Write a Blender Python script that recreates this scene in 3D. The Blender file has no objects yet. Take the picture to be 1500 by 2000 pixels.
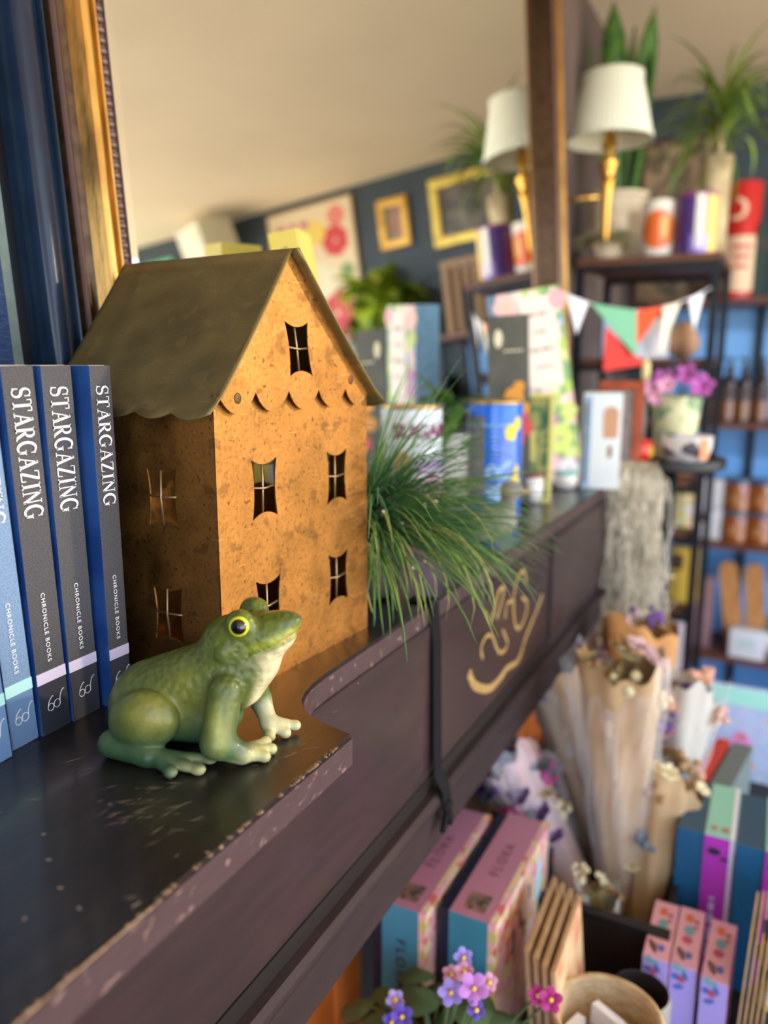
import bpy, bmesh, math, random
import numpy as np
from mathutils import Vector, Matrix
random.seed(7)
R = math.radians
PI = math.pi
scn = bpy.context.scene
COL = scn.collection

# ------------------------------------------------------------------ camera model (world: +X out of the chimney wall, +Y along the mantel)
F_PX, HZ, YAW = 1510.0, 712.0, R(27.05)
PIT = math.atan((1000 - HZ) / F_PX)
CAM = Vector((0, 0, 1.42))
MZ = 1.20            # top of the mantel shelf
TZ = 0.65            # top of the display table
def ray(u, v):
    x = (u - 750) / F_PX; y = (1000 - v) / F_PX
    fw = math.cos(PIT) + y * math.sin(PIT); z = y * math.cos(PIT) - math.sin(PIT)
    return Vector((-fw * math.sin(YAW) + x * math.cos(YAW), fw * math.cos(YAW) + x * math.sin(YAW), z))
def at(u, v, y):
    d = ray(u, v); return CAM + d * (y / d.y)
def flr(u, v, z):
    d = ray(u, v); return CAM + d * ((z - CAM.z) / d.z)

# ------------------------------------------------------------------ materials
def lin(c):
    r = []
    for x in c[:3]:
        x = x / 255.0
        r.append(x / 12.92 if x <= 0.04045 else ((x + 0.055) / 1.055) ** 2.4)
    return (r[0], r[1], r[2], 1.0)
MATS = {}
def mat(key, c, rough=0.55, metal=0.0, c2=None, scale=30.0, detail=4.0, lo=0.4, hi=0.65, bump=0.0, bscale=None, coat=0.0, trans=0.0, spec=0.5, stretch=None, emis=None, sub=0.0):
    if key in MATS: return MATS[key]
    m = bpy.data.materials.new(key); m.use_nodes = True
    nt = m.node_tree; b = nt.nodes['Principled BSDF']
    b.inputs['Base Color'].default_value = lin(c)
    b.inputs['Roughness'].default_value = rough
    b.inputs['Metallic'].default_value = metal
    b.inputs['Specular IOR Level'].default_value = spec
    if coat: b.inputs['Coat Weight'].default_value = coat; b.inputs['Coat Roughness'].default_value = 0.12
    if trans: b.inputs['Transmission Weight'].default_value = trans
    if sub:
        b.inputs['Subsurface Weight'].default_value = sub; b.inputs['Subsurface Scale'].default_value = 0.01
    tc = nt.nodes.new('ShaderNodeTexCoord'); src = tc.outputs['Object']
    if stretch:
        mp = nt.nodes.new('ShaderNodeMapping'); mp.inputs['Scale'].default_value = stretch
        nt.links.new(src, mp.inputs['Vector']); src = mp.outputs['Vector']
    if c2 is not None:
        n = nt.nodes.new('ShaderNodeTexNoise'); n.inputs['Scale'].default_value = scale; n.inputs['Detail'].default_value = detail
        nt.links.new(src, n.inputs['Vector'])
        cr = nt.nodes.new('ShaderNodeValToRGB')
        cr.color_ramp.elements[0].position = lo; cr.color_ramp.elements[0].color = lin(c)
        cr.color_ramp.elements[1].position = hi; cr.color_ramp.elements[1].color = lin(c2)
        nt.links.new(n.outputs['Fac'], cr.inputs['Fac']); nt.links.new(cr.outputs['Color'], b.inputs['Base Color'])
    if bump:
        n2 = nt.nodes.new('ShaderNodeTexNoise'); n2.inputs['Scale'].default_value = bscale or scale * 2; n2.inputs['Detail'].default_value = 5
        nt.links.new(src, n2.inputs['Vector'])
        bp = nt.nodes.new('ShaderNodeBump'); bp.inputs['Strength'].default_value = bump; bp.inputs['Distance'].default_value = 0.004
        nt.links.new(n2.outputs['Fac'], bp.inputs['Height']); nt.links.new(bp.outputs['Normal'], b.inputs['Normal'])
    if emis:
        b.inputs['Emission Color'].default_value = lin(emis[0]); b.inputs['Emission Strength'].default_value = emis[1]
    MATS[key] = m
    return m
def ramp_mat(key, cols, scale=40.0, rough=0.6, kind='voronoi', coat=0.0):
    """patchy print: random cells of the given colours"""
    if key in MATS: return MATS[key]
    m = bpy.data.materials.new(key); m.use_nodes = True; nt = m.node_tree; b = nt.nodes['Principled BSDF']
    b.inputs['Roughness'].default_value = rough
    if coat: b.inputs['Coat Weight'].default_value = coat
    tc = nt.nodes.new('ShaderNodeTexCoord')
    if kind == 'voronoi':
        t = nt.nodes.new('ShaderNodeTexVoronoi'); t.inputs['Scale'].default_value = scale; out = t.outputs['Color']
        sx = nt.nodes.new('ShaderNodeSeparateColor'); nt.links.new(out, sx.inputs['Color']); fac = sx.outputs[0]
    else:
        t = nt.nodes.new('ShaderNodeTexNoise'); t.inputs['Scale'].default_value = scale; t.inputs['Detail'].default_value = 3
        fac = t.outputs['Fac']
    nt.links.new(tc.outputs['Object'], t.inputs['Vector'])
    cr = nt.nodes.new('ShaderNodeValToRGB'); cr.color_ramp.interpolation = 'CONSTANT' if kind == 'voronoi' else 'LINEAR'
    e = cr.color_ramp.elements
    n = len(cols)
    while len(e) < n: e.new(0.5)
    for i, c in enumerate(cols):
        e[i].position = (i / n) if kind == 'voronoi' else (0.3 + 0.4 * i / max(1, n - 1)); e[i].color = lin(c)
    nt.links.new(fac, cr.inputs['Fac']); nt.links.new(cr.outputs['Color'], b.inputs['Base Color'])
    MATS[key] = m
    return m

# ------------------------------------------------------------------ mesh builder
class MB:
    def __init__(s): s.v = []; s.f = []; s.m = []
    def add(s, vs, fs, mi=0, M=None):
        o = len(s.v)
        for p in vs:
            p = Vector(p)
            s.v.append(M @ p if M is not None else p)
        for f in fs: s.f.append([o + i for i in f]); s.m.append(mi)
        return s
    def box(s, lo, hi, mi=0, M=None, bev=0.0, faces=None):
        x0, y0, z0 = lo; x1, y1, z1 = hi
        if bev:
            bm = bmesh.new(); bmesh.ops.create_cube(bm, size=1.0)
            for v in bm.verts: v.co = Vector(((x0 + x1) / 2 + v.co.x * (x1 - x0), (y0 + y1) / 2 + v.co.y * (y1 - y0), (z0 + z1) / 2 + v.co.z * (z1 - z0)))
            bmesh.ops.bevel(bm, geom=bm.edges[:], offset=bev, segments=2, profile=0.7, affect='EDGES')
            bm.verts.index_update(); vs = [v.co.copy() for v in bm.verts]; fs = [[v.index for v in f.verts] for f in bm.faces]; bm.free()
            return s.add(vs, fs, mi, M)
        vs = [(x0, y0, z0), (x1, y0, z0), (x1, y1, z0), (x0, y1, z0), (x0, y0, z1), (x1, y0, z1), (x1, y1, z1), (x0, y1, z1)]
        fs = [(0, 3, 2, 1), (4, 5, 6, 7), (0, 1, 5, 4), (1, 2, 6, 5), (2, 3, 7, 6), (3, 0, 4, 7)]   # bottom top -y +x +y -x
        if faces is None: return s.add(vs, fs, mi, M)
        o = len(s.v); s.add(vs, fs, 0, M)
        for k in range(6): s.m[-6 + k] = faces[k]
        return s
    def lathe(s, prof, seg=32, mi=0, M=None, c=(0, 0, 0), cap0=True, cap1=True):
        vs = []; fs = []
        for r, z in prof:
            for k in range(seg):
                a = 2 * PI * k / seg; vs.append((c[0] + r * math.cos(a), c[1] + r * math.sin(a), c[2] + z))
        for i in range(len(prof) - 1):
            for k in range(seg):
                a, b = i * seg + k, i * seg + (k + 1) % seg
                fs.append((a, b, b + seg, a + seg))
        if cap0: fs.append(list(range(seg - 1, -1, -1)))
        if cap1: o = (len(prof) - 1) * seg; fs.append(list(range(o, o + seg)))
        return s.add(vs, fs, mi, M)
    def tube(s, pts, r, seg=6, mi=0, M=None, flat=1.0):
        pts = [Vector(p) for p in pts]; n = len(pts); vs = []; fs = []
        rr = r if isinstance(r, (list, tuple)) else [r] * n
        prev = None
        for i, p in enumerate(pts):
            t = (pts[min(i + 1, n - 1)] - pts[max(i - 1, 0)]).normalized()
            if prev is None:
                a = Vector((0, 0, 1)) if abs(t.z) < 0.9 else Vector((1, 0, 0))
                u = t.cross(a).normalized()
            else:
                u = (prev - t * prev.dot(t))
                u = u.normalized() if u.length > 1e-8 else t.orthogonal().normalized()
            prev = u; w = t.cross(u)
            for k in range(seg):
                an = 2 * PI * k / seg
                vs.append(p + u * (math.cos(an) * rr[i]) + w * (math.sin(an) * rr[i] * flat))
        for i in range(n - 1):
            for k in range(seg):
                a, b = i * seg + k, i * seg + (k + 1) % seg
                fs.append((a, b, b + seg, a + seg))
        fs.append(list(range(seg - 1, -1, -1))); o = (n - 1) * seg; fs.append(list(range(o, o + seg)))
        return s.add(vs, fs, mi, M)
    def prism(s, poly, t0, t1, axis='z', mi=0, M=None):
        """extrude a closed 2-D polygon; axis z: (x,y); axis x: (y,z); axis y: (x,z)"""
        def P(a, b, t): return {'z': (a, b, t), 'x': (t, a, b), 'y': (a, t, b)}[axis]
        n = len(poly); vs = [P(a, b, t0) for a, b in poly] + [P(a, b, t1) for a, b in poly]
        fs = [list(range(n - 1, -1, -1)), list(range(n, 2 * n))] + [(i, (i + 1) % n, n + (i + 1) % n, n + i) for i in range(n)]
        return s.add(vs, fs, mi, M)
    def ball(s, c, r, mi=0, seg=12, rings=8, M=None):
        rx, ry, rz = r if isinstance(r, (tuple, list)) else (r, r, r)
        vs = [(c[0], c[1], c[2] - rz)]; fs = []
        for i in range(1, rings):
            a = -PI / 2 + PI * i / rings
            for k in range(seg):
                b = 2 * PI * k / seg
                vs.append((c[0] + rx * math.cos(a) * math.cos(b), c[1] + ry * math.cos(a) * math.sin(b), c[2] + rz * math.sin(a)))
        vs.append((c[0], c[1], c[2] + rz)); L = len(vs) - 1
        for k in range(seg): fs.append((0, 1 + (k + 1) % seg, 1 + k))
        for i in range(rings - 2):
            for k in range(seg):
                a = 1 + i * seg + k; b = 1 + i * seg + (k + 1) % seg
                fs.append((a, b, b + seg, a + seg))
        o = 1 + (rings - 2) * seg
        for k in range(seg): fs.append((o + k, o + (k + 1) % seg, L))
        return s.add(vs, fs, mi, M)
    def mesh(s, name, mats, smooth=False):
        me = bpy.data.meshes.new(name)
        me.from_pydata([tuple(v) for v in s.v], [], s.f)
        for m in (mats if isinstance(mats, (list, tuple)) else [mats]): me.materials.append(m)
        for p, mi in zip(me.polygons, s.m): p.material_index = mi; p.use_smooth = smooth
        bm = bmesh.new(); bm.from_mesh(me); bmesh.ops.recalc_face_normals(bm, faces=bm.faces[:]); bm.to_mesh(me); bm.free()
        return me
    def build(s, name, mats, parent=None, smooth=False, label=None, auto=None, M=None):
        me = s.mesh(name, mats, smooth)
        if auto is not None:
            for p in me.polygons: p.use_smooth = True
            me.set_sharp_from_angle(angle=R(auto))
        return link(name, me, parent, label, M)
def link(name, me, parent=None, label=None, M=None):
    o = bpy.data.objects.new(name, me); COL.objects.link(o)
    if parent is not None: o.parent = parent
    if label: o['label'] = label
    if M is not None: o.matrix_local = M
    return o
def tag(o, label, cat, group=None):
    o['label'] = label; o['category'] = cat
    if group: o['group'] = group
    return o
def thing(name, label, cat, loc=(0, 0, 0), rz=0.0, group=None, rot=None):
    o = bpy.data.objects.new(name, None); COL.objects.link(o)
    o.empty_display_size = 0.02; o.location = loc; o.rotation_euler = rot if rot else (0, 0, rz)
    return tag(o, label, cat, group)
def struct(name, mb, m):
    o = mb.build(name, m); o['kind'] = 'structure'; return o
def dup(root, loc=None, rz=None, label=None):
    r = root.copy(); COL.objects.link(r)
    if loc is not None: r.location = loc
    if rz is not None: r.rotation_euler = (0, 0, rz)
    if label: r['label'] = label
    for ch in list(root.children):
        c = ch.copy(); COL.objects.link(c); c.parent = r
        for g in list(ch.children):
            d = g.copy(); COL.objects.link(d); d.parent = c
    return r
def text_mesh(s, size, depth=0.0004, align='LEFT', space=1.0, bold=0.0):
    cu = bpy.data.curves.new('lettering', 'FONT'); cu.body = s; cu.size = size; cu.extrude = depth; cu.align_x = align; cu.space_character = space; cu.offset = bold
    ob = bpy.data.objects.new('lettering', cu)
    me = bpy.data.meshes.new_from_object(ob)
    bpy.data.objects.remove(ob); bpy.data.curves.remove(cu)
    return me
def lettering(name, s, size, m, parent, M, align='LEFT', space=1.0, depth=0.0004):
    me = text_mesh(s, size, depth, align, space); me.materials.clear(); me.materials.append(m)
    return link(name, me, parent, None, M)
def frame_M(o, ex, ey):
    """matrix with local x -> ex, local y -> ey"""
    ex = Vector(ex).normalized(); ey = Vector(ey).normalized(); ez = ex.cross(ey)
    M = Matrix((ex, ey, ez)).transposed().to_4x4(); M.translation = Vector(o); return M
def plate_mesh(outline, holes, depth):
    """flat sheet in local xy with holes, thickness 2*depth"""
    cu = bpy.data.curves.new('sheet', 'CURVE'); cu.dimensions = '2D'; cu.fill_mode = 'BOTH'; cu.extrude = depth
    for poly in [outline] + list(holes):
        sp = cu.splines.new('POLY'); sp.points.add(len(poly) - 1); sp.use_cyclic_u = True
        for p, (x, y) in zip(sp.points, poly): p.co = (x, y, 0, 1)
    ob = bpy.data.objects.new('sheet', cu); me = bpy.data.meshes.new_from_object(ob)
    bpy.data.objects.remove(ob); bpy.data.curves.remove(cu)
    return me
def wb(mb, name, mats, parent, smooth=False, label=None, auto=None):
    """build a part whose builder holds world coordinates"""
    return mb.build(name, mats, parent, smooth, label, auto, parent.matrix_basis.inverted())

# ------------------------------------------------------------------ the room
XW = -0.622; YB = 3.60; ZC = 2.50
m_wall = mat('wallpaper_brown', (112, 98, 92), 0.7, c2=(78, 66, 64), scale=9, lo=0.35, hi=0.7, stretch=(1, 1, 0.35))
m_teal = mat('teal_wall_paint', (50, 66, 76), 0.6, c2=(44, 58, 68), scale=4)
m_ceil = mat('cream_ceiling_paint', (238, 226, 202), 0.8, c2=(232, 220, 196), scale=2)
m_floor = mat('oak_floor', (128, 96, 66), 0.5, c2=(104, 76, 52), scale=6, stretch=(1, 8, 1))
struct('floor', MB().box((-0.7, -1.6, -0.1), (2.7, 3.7, 0)), m_floor)
struct('ceiling', MB().box((-0.7, -1.6, ZC), (2.75, 3.7, ZC + 0.1)), m_ceil)
struct('wall_left', MB().box((-0.7, -1.6, 0), (XW, YB, ZC)), m_wall)
b = MB()
for lo, hi in (((-0.7, -1.7, 0), (0.15, -1.6, ZC)), ((2.0, -1.7, 0), (2.7, -1.6, ZC)), ((0.15, -1.7, 0), (2.0, -1.6, 0.5)), ((0.15, -1.7, 2.3), (2.0, -1.6, ZC))): b.box(lo, hi)
struct('wall_front', b, m_teal)
struct('wall_back', MB().box((-0.7, YB, 0), (3.25, YB + 0.1, ZC)), m_teal)

# ------------------------------------------------------------------ fireplace surround
m_tile = mat('orange_glazed_tile', (252, 140, 62), 0.32, c2=(236, 116, 46), scale=14, coat=0.3)
m_grout = mat('cream_grout', (196, 178, 150), 0.8)
m_soot = mat('sooty_black', (16, 14, 14), 0.85)
sur = thing('fireplace_surround', 'orange tiled fireplace surround with cream grout beneath the dark mantel', 'fireplace', (-0.49, 0.95, 0))
for ya, yb_ in ((-0.10, 0.722), (1.20, 1.62)):
    b = MB()
    b.box((-0.583, ya, 0), (-0.404, yb_, 0.953), 1)
    y = 0.658 if ya < 0 else 1.27
    while y > ya: y -= 0.0665
    while y < yb_:
        y0, y1 = max(y + 0.004, ya), min(y + 0.0625, yb_)
        if y1 - y0 > 0.008:
            for z in range(5): b.box((-0.404, y0, z * 0.19 + 0.004), (-0.399, y1, z * 0.19 + 0.186), 0)
        y += 0.0665
    wb(b, 'tile_pier', [m_tile, m_grout], sur)
wb(MB().box((-0.583, 0.722, 0), (-0.56, 1.20, 0.953)), 'firebox', m_soot, sur, label='sooty black firebox opening')

# ------------------------------------------------------------------ mantelpiece
m_top = mat('black_brown_painted_wood', (34, 29, 28), 0.34, c2=(24, 21, 21), scale=22, stretch=(6, 1, 1), bump=0.04, bscale=60, coat=0.25)
m_fas = mat('dark_plum_brown_paint', (52, 34, 37), 0.40, c2=(43, 29, 31), scale=16, stretch=(1, 1, 5), bump=0.03, bscale=40, coat=0.22)
m_edge = mat('worn_plum_edge_paint', (72, 53, 56), 0.4, c2=(140, 114, 104), scale=190, detail=8, lo=0.60, hi=0.75, stretch=(1, 0.6, 1), bump=0.15, bscale=120)
m_chip = mat('chipped_bare_wood', (150, 124, 98), 0.7, c2=(104, 80, 64), scale=300)
m_scr = mat('pale_scratch', (150, 138, 126), 0.6)
m_groove = mat('groove_shadow_black', (26, 21, 21), 0.4)
m_gold = mat('gold_leaf_paint', (196, 160, 96), 0.5, 0.25, c2=(170, 134, 76), scale=120)
man = thing('mantelpiece', 'dark plum and black painted mantelpiece with a stepped shelf above orange tiles', 'mantelpiece', (-0.4, 0.7, 0.953))
# plan outline of the shelf: near wide block, concave step, long middle run, far wide block
step = [(-0.2146, 0.378), (-0.2279, 0.3812), (-0.2408, 0.3846), (-0.2515, 0.3896), (-0.2613, 0.3975), (-0.2680, 0.4065), (-0.2727, 0.4179), (-0.2757, 0.4327), (-0.277, 0.455)]
plan = [(-0.583, -0.5), (-0.2146, -0.5)] + step + [(-0.277, 1.99), (-0.583, 1.99)]
def inset(poly, d):
    return [(x - d if x > -0.5 else x, y) for x, y in poly]
b = MB()
b.prism(inset(plan, 0.0015), 1.1975, MZ)                         # top face
b2 = MB(); b2.prism(plan, 1.1805, 1.1975)
wb(b, 'shelf_top', m_top, man)
wb(b2, 'shelf_edge', m_edge, man, label='worn plum shelf edge with chipped paint')
# bed moulding under the two wide blocks, scotia profile
b = MB()
for ya, yb_ in ((-0.5, 0.362),):
    prof = [(-0.28, 1.1805), (-0.222, 1.1805), (-0.223, 1.172), (-0.228, 1.165), (-0.236, 1.156), (-0.248, 1.149), (-0.262, 1.145), (-0.2735, 1.142), (-0.28, 1.142)]
    vs = []; n = len(prof)
    for x, z in prof:
        vs.append((x, ya, z))
    for x, z in prof:
        vs.append((x, yb_ + (0.012 if x < -0.25 else 0) * (1 if ya < 0 else 0), z))
    fs = [list(range(n)), list(range(2 * n - 1, n - 1, -1))] + [(i, (i + 1) % n, n + (i + 1) % n, n + i) for i in range(n)]
    b.add(vs, fs)
wb(b, 'bed_moulding', m_edge, man, auto=40)
# fascia with a raised panel run, groove, bead and frieze
b = MB(); b.box((-0.583, -0.5, 0.953), (-0.2745, 1.98, 1.1805))
b.box((-0.2745, 1.06, 1.03), (-0.2705, 1.97, 1.176), 0, bev=0.002)
wb(b, 'fascia', m_fas, man)
b = MB()
prof = [(-0.2745, 1.028), (-0.2735, 1.024), (-0.2735, 1.012), (-0.266, 1.011), (-0.262, 1.007), (-0.2615, 1.002), (-0.264, 0.997), (-0.2675, 0.995), (-0.268, 0.953), (-0.30, 0.953), (-0.30, 1.028)]
b.prism([(p[0], p[1]) for p in prof], -0.5, 1.98, 'y')
wb(b, 'lower_moulding', mat('plum_moulding_paint', (50, 36, 37), 0.62, c2=(42, 31, 32), scale=16, stretch=(1, 1, 5), spec=.3), man, auto=35)
b = MB(); b.box((-0.2744, -0.5, 1.0125), (-0.2728, 1.055, 1.0275))  # flat dark strip paints in the shade of the recess above the bead
wb(b, 'shadow_groove', m_groove, man, label='black strip painted as the shade in the groove')
# hand painted gold flourish on the fascia
def fas(cx, cy, x=-0.2735):
    d = ray(800 + cx / 3.3333, 1050 + cy / 3.3333); t = (x - CAM.x) / d.x; p = CAM + d * t
    return Vector((x, p.y, p.z))
def brush(b, pts, w):
    P = [fas(*p) for p in pts]; Q = []
    for i in range(len(P) - 1):
        for k in range(6):
            t = k / 6; p0 = P[max(i - 1, 0)]; p1 = P[i]; p2 = P[i + 1]; p3 = P[min(i + 2, len(P) - 1)]
            Q.append(0.5 * ((2 * p1) + (p2 - p0) * t + (2 * p0 - 5 * p1 + 4 * p2 - p3) * t * t + (3 * p1 - p0 - 3 * p2 + p3) * t ** 3))
    Q.append(P[-1]); n = len(Q)
    ws = w if isinstance(w, tuple) else (w, w)
    b.tube(Q, [(ws[0] + (ws[1] - ws[0]) * i / n) * (0.85 + 0.3 * abs(math.sin(i * 1.3))) for i in range(n)], 6)
b = MB()
brush(b, [(390, 880), (430, 965), (520, 985), (590, 920), (640, 850), (710, 800), (760, 650), (820, 500), (870, 370)], (0.0062, 0.0030))
brush(b, [(480, 790), (470, 720), (500, 650), (540, 640), (570, 720), (605, 750), (640, 690), (610, 600)], 0.0026)
brush(b, [(530, 560), (560, 450), (585, 350), (618, 330), (600, 430), (570, 530)], 0.0030)
brush(b, [(765, 295), (745, 215), (700, 290), (680, 420), (690, 560), (720, 590), (760, 500), (765, 420), (735, 390)], 0.0030)
brush(b, [(625, 530), (640, 430), (685, 410)], 0.0022)
for i, v in enumerate(b.v): b.v[i] = Vector((-0.2745 + (v.x + 0.2735) * 0.12 + 0.0003, v.y, v.z))
wb(b, 'painted_flourish', m_gold, man, label='gold painted flourish on the mantel front')
# wear: scratches and chips that belong to the old paint
b = MB(); rs = random.Random(3)
def scratch(x, y, L, a, w):
    dx, dy = math.cos(a) * L / 2, math.sin(a) * L / 2; nx, ny = -math.sin(a) * w / 2, math.cos(a) * w / 2
    b.add([(x - dx, y - dy, MZ + 0.0002), (x + nx, y + ny, MZ + 0.0002), (x + dx, y + dy, MZ + 0.0002), (x - nx, y - ny, MZ + 0.0002)], [(0, 1, 2, 3)])
for (u, v, k, sp) in ((300, 1560, 26, .014), (235, 1585, 9, .010), (160, 1500, 5, .012), (560, 1480, 10, .012), (620, 1390, 4, .01), (260, 1740, 2, .004), (150, 1620, 7, .03), (330, 1600, 8, .012)):
    c = flr(u, v, MZ)
    for _ in range(k): scratch(c.x + rs.gauss(0, sp), c.y + rs.gauss(0, sp * .7), rs.uniform(.002, .014), rs.gauss(1.05, .35), rs.uniform(.0002, .0006))
for u, v in ((155, 1775), (262, 1770), (270, 1765), (48, 1795), (118, 1735), (405, 1665), (95, 1680), (700, 1335), (85, 1630)):
    c = flr(u, v, MZ); scratch(c.x, c.y, .003, rs.uniform(0, 3), .0016)
o = wb(b, 'scratches', m_scr, man, label='pale scratches in the black paint'); o['kind'] = 'stuff'
b = MB()
for _ in range(60):
    y = .376 - .35 * rs.random() ** 1.3; L = rs.uniform(.0003, .0016); h_ = rs.uniform(.0003, .0012); b.box((-0.2172 + rs.uniform(.0004, .0016), y - L, MZ - h_), (-0.2144, y + L, MZ + 0.0002), bev=.0002)
b.box((-0.2154, -0.02, 1.1984), (-0.2144, 0.215, 1.1996), bev=.0003)
o = wb(b, 'chipped_arris', m_chip, man, label='bare wood showing along the chipped shelf edge'); o['kind'] = 'stuff'

# black strip painted in for a shadow gap down the mantel front
m_gap = mat('shadow_gap_black', (10, 10, 15), 0.75, spec=.2)
rb = thing('shadow_gap_strip', 'black strip drawn as a shadow gap down the mantel front beside the grass, with a latch at its end', 'shadow_gap_strip', (-0.27, 0.643, 1.2))
b = MB()
path = [(-0.30, 1.2012), (-0.2765, 1.2012), (-0.2755, 1.197), (-0.2745, 1.18), (-0.2725, 1.16), (-0.2710, 1.08), (-0.2700, 1.03), (-0.2608, 1.013), (-0.2595, 0.999)]
pl = [(x, z) for x, z in path] + [(x + 0.0012, z + (0.0012 if z > 1.2 else 0)) for x, z in reversed(path)]
b.prism(pl, 0.633, 0.652, 'y')
wb(b, 'strip', m_gap, rb)
b = MB(); b.ball((-0.2585, 0.643, 0.996), (0.005, 0.010, 0.006))
for a in (-0.5, 0.45): b.box((-0.002, -0.004, -0.024), (0.002, 0.004, 0), 0, Matrix.Translation((-0.2585, 0.643, 0.994)) @ Matrix.Rotation(a, 4, 'X'))
wb(b, 'latch', m_gap, rb)

# ------------------------------------------------------------------ the leaning mirror
LEAN = R(4.0); X0 = -0.503
def lean_M(x0, y0=0.0, lift=0.0):
    M = Matrix(((0, -math.sin(LEAN), math.cos(LEAN)), (1, 0, 0), (0, math.cos(LEAN), math.sin(LEAN)))).to_4x4()
    M.translation = (x0, y0, MZ + lift); return M
m_g1 = mat('antique_gold', (164, 122, 66), 0.30, 1.0, c2=(104, 74, 38), scale=60, stretch=(1, 0.25, 1), bump=0.12, bscale=160)
m_g4 = mat('gold_leaf_and_highlight', (210, 162, 84), 0.34, 0.9, c2=(170, 124, 60), scale=60, stretch=(1, 0.25, 1))  # brighter gold for the fillet, and a highlight painted along the bulge crest
m_g2 = mat('dark_bronze', (92, 70, 50), 0.38, 0.6, c2=(70, 52, 38), scale=80)
m_g3 = mat('mauve_bronze', (128, 104, 98), 0.4, 0.45)
m_glass = mat('mirror_silvering', (236, 236, 232), 0.0, 1.0)
mir = thing('mirror', 'large mirror in a beaded antique gold frame leaning on the mantel', 'mirror')
mir.matrix_basis = lean_M(X0, 0.0, 0.0016)
FY0, FY1, FV0, FV1, FW = 0.4440, 1.970, 0.0, 1.150, 0.060
HO, DS = .025, FW / .073
prof = [(0, -.02), (0, .010), (.002, .0135), (.004, .0125), (.007, .006), (.012, .003), (.018, .003), (.022, .006), (.026, .012), (.030, .0160), (.035, .0180), (.040, .0165), (.044, .0125), (.0475, .010), (.049, .0135), (.0515, .0140), (.053, .009), (.057, .005), (.069, .005), (.0695, .008), (.0725, .006), (.073, -.003), (.073, -.02)]
pm = [1, 2, 2, 1, 1, 1, 1, 0, 0, 3, 3, 3, 0, 3, 3, 3, 1, 2, 2, 2, 1, 1]
prof = [(d * DS, h + HO if h > -.01 else (-.004 if (d > .07 and h > -.004) else h)) for d, h in prof]
def rail(side):
    b = MB(); n = len(prof); vs = []
    for e in (0, 1):
        for d, h in prof:
            if side == 'L': p = (FY0 + d, (FV0 + d) if e == 0 else (FV1 - d), h)
            if side == 'R': p = (FY1 - d, (FV0 + d) if e == 0 else (FV1 - d), h)
            if side == 'B': p = ((FY0 + d) if e == 0 else (FY1 - d), FV0 + d, h)
            if side == 'T': p = ((FY0 + d) if e == 0 else (FY1 - d), FV1 - d, h)
            vs.append(p)
    b.add(vs, [list(range(n)), list(range(2 * n - 1, n - 1, -1))])
    o = len(b.v) - 2 * n
    for i in range(n):
        b.f.append([o + i, o + (i + 1) % n, o + n + (i + 1) % n, o + n + i]); b.m.append(pm[i] if i < n - 1 else 1)
    return b
for sd in 'LRBT':
    ra = rail(sd).build('frame_rail', [m_g1, m_g2, m_g3, m_g4], mir, auto=50)
    b = MB(); d = 0.0630 * DS; h = 0.0062 + HO
    if sd in 'LR':
        x = FY0 + d if sd == 'L' else FY1 - d; k = int((FV1 - FV0 - 2 * d) / 0.0078)
        for i in range(k): b.ball((x, FV0 + d + 0.0078 * (i + .5), h), (0.0044, 0.0030, 0.0032), 0, 8, 6)
    else:
        v = FV0 + d if sd == 'B' else FV1 - d; k = int((FY1 - FY0 - 2 * d) / 0.0078)
        for i in range(k): b.ball((FY0 + d + 0.0078 * (i + .5), v, h), (0.0034, 0.0044, 0.0034), 0, 8, 6)
    b.build('beading', m_g3, ra, smooth=True)
b = MB(); gx0, gx1, gv0, gv1 = FY0 + FW - .002, FY1 - FW + .002, FV0 + FW - .002, FV1 - FW + .002; bv = 0.042; bz = -0.0016
b.add([(gx0, gv0, bz), (gx1, gv0, bz), (gx1, gv1, bz), (gx0, gv1, bz), (gx0 + bv, gv0 + bv, 0), (gx1 - bv, gv0 + bv, 0), (gx1 - bv, gv1 - bv, 0), (gx0 + bv, gv1 - bv, 0),
       (gx0, gv0, -.006), (gx1, gv0, -.006), (gx1, gv1, -.006), (gx0, gv1, -.006)],
      [(4, 5, 6, 7), (0, 1, 5, 4), (1, 2, 6, 5), (2, 3, 7, 6), (3, 0, 4, 7), (8, 11, 10, 9), (0, 8, 9, 1), (1, 9, 10, 2), (2, 10, 11, 3), (3, 11, 8, 0)])
b.build('mirror_glass', m_glass, mir)
b = MB().box((FY0 + .02, FV0 + .02, -.026), (FY1 - .02, FV1 - .02, -.0205)); b.build('backing_board', m_g2, mir)

# ------------------------------------------------------------------ navy framed picture left of the mirror
m_navy = mat('navy_lacquer', (14, 32, 54), 0.30, 0.0, c2=(18, 40, 62), scale=30, coat=0.12, spec=.4, bump=0.02, bscale=200)
m_blk = mat('black_picture_mat', (14, 16, 22), 0.25)
m_sage = mat('sage_border', (112, 128, 122), 0.7, c2=(92, 110, 106), scale=40)
m_her = mat('navy_herringbone', (22, 46, 86), 0.8, c2=(40, 70, 110), scale=160, stretch=(1, 4, 1))
npf = thing('framed_picture', 'navy lacquered picture frame leaning left of the gold mirror behind the spines', 'picture frame')
npf.matrix_basis = lean_M(-0.470, 0.0, 0.0016)
y1 = 0.4355; y0 = -0.15; fv1 = 0.78; w = 0.034
pr = [(0, -.02), (0, .004), (.0022, .0065), (.0045, .0055), (.006, .002), (.010, .003), (.018, .007), (.026, .010), (.034, .0115), (.045, .0105), (.052, .007), (.0555, .002), (.058, -.006), (.058, -.02)]
pr = [(d * w / .058, h) for d, h in pr]
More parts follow.
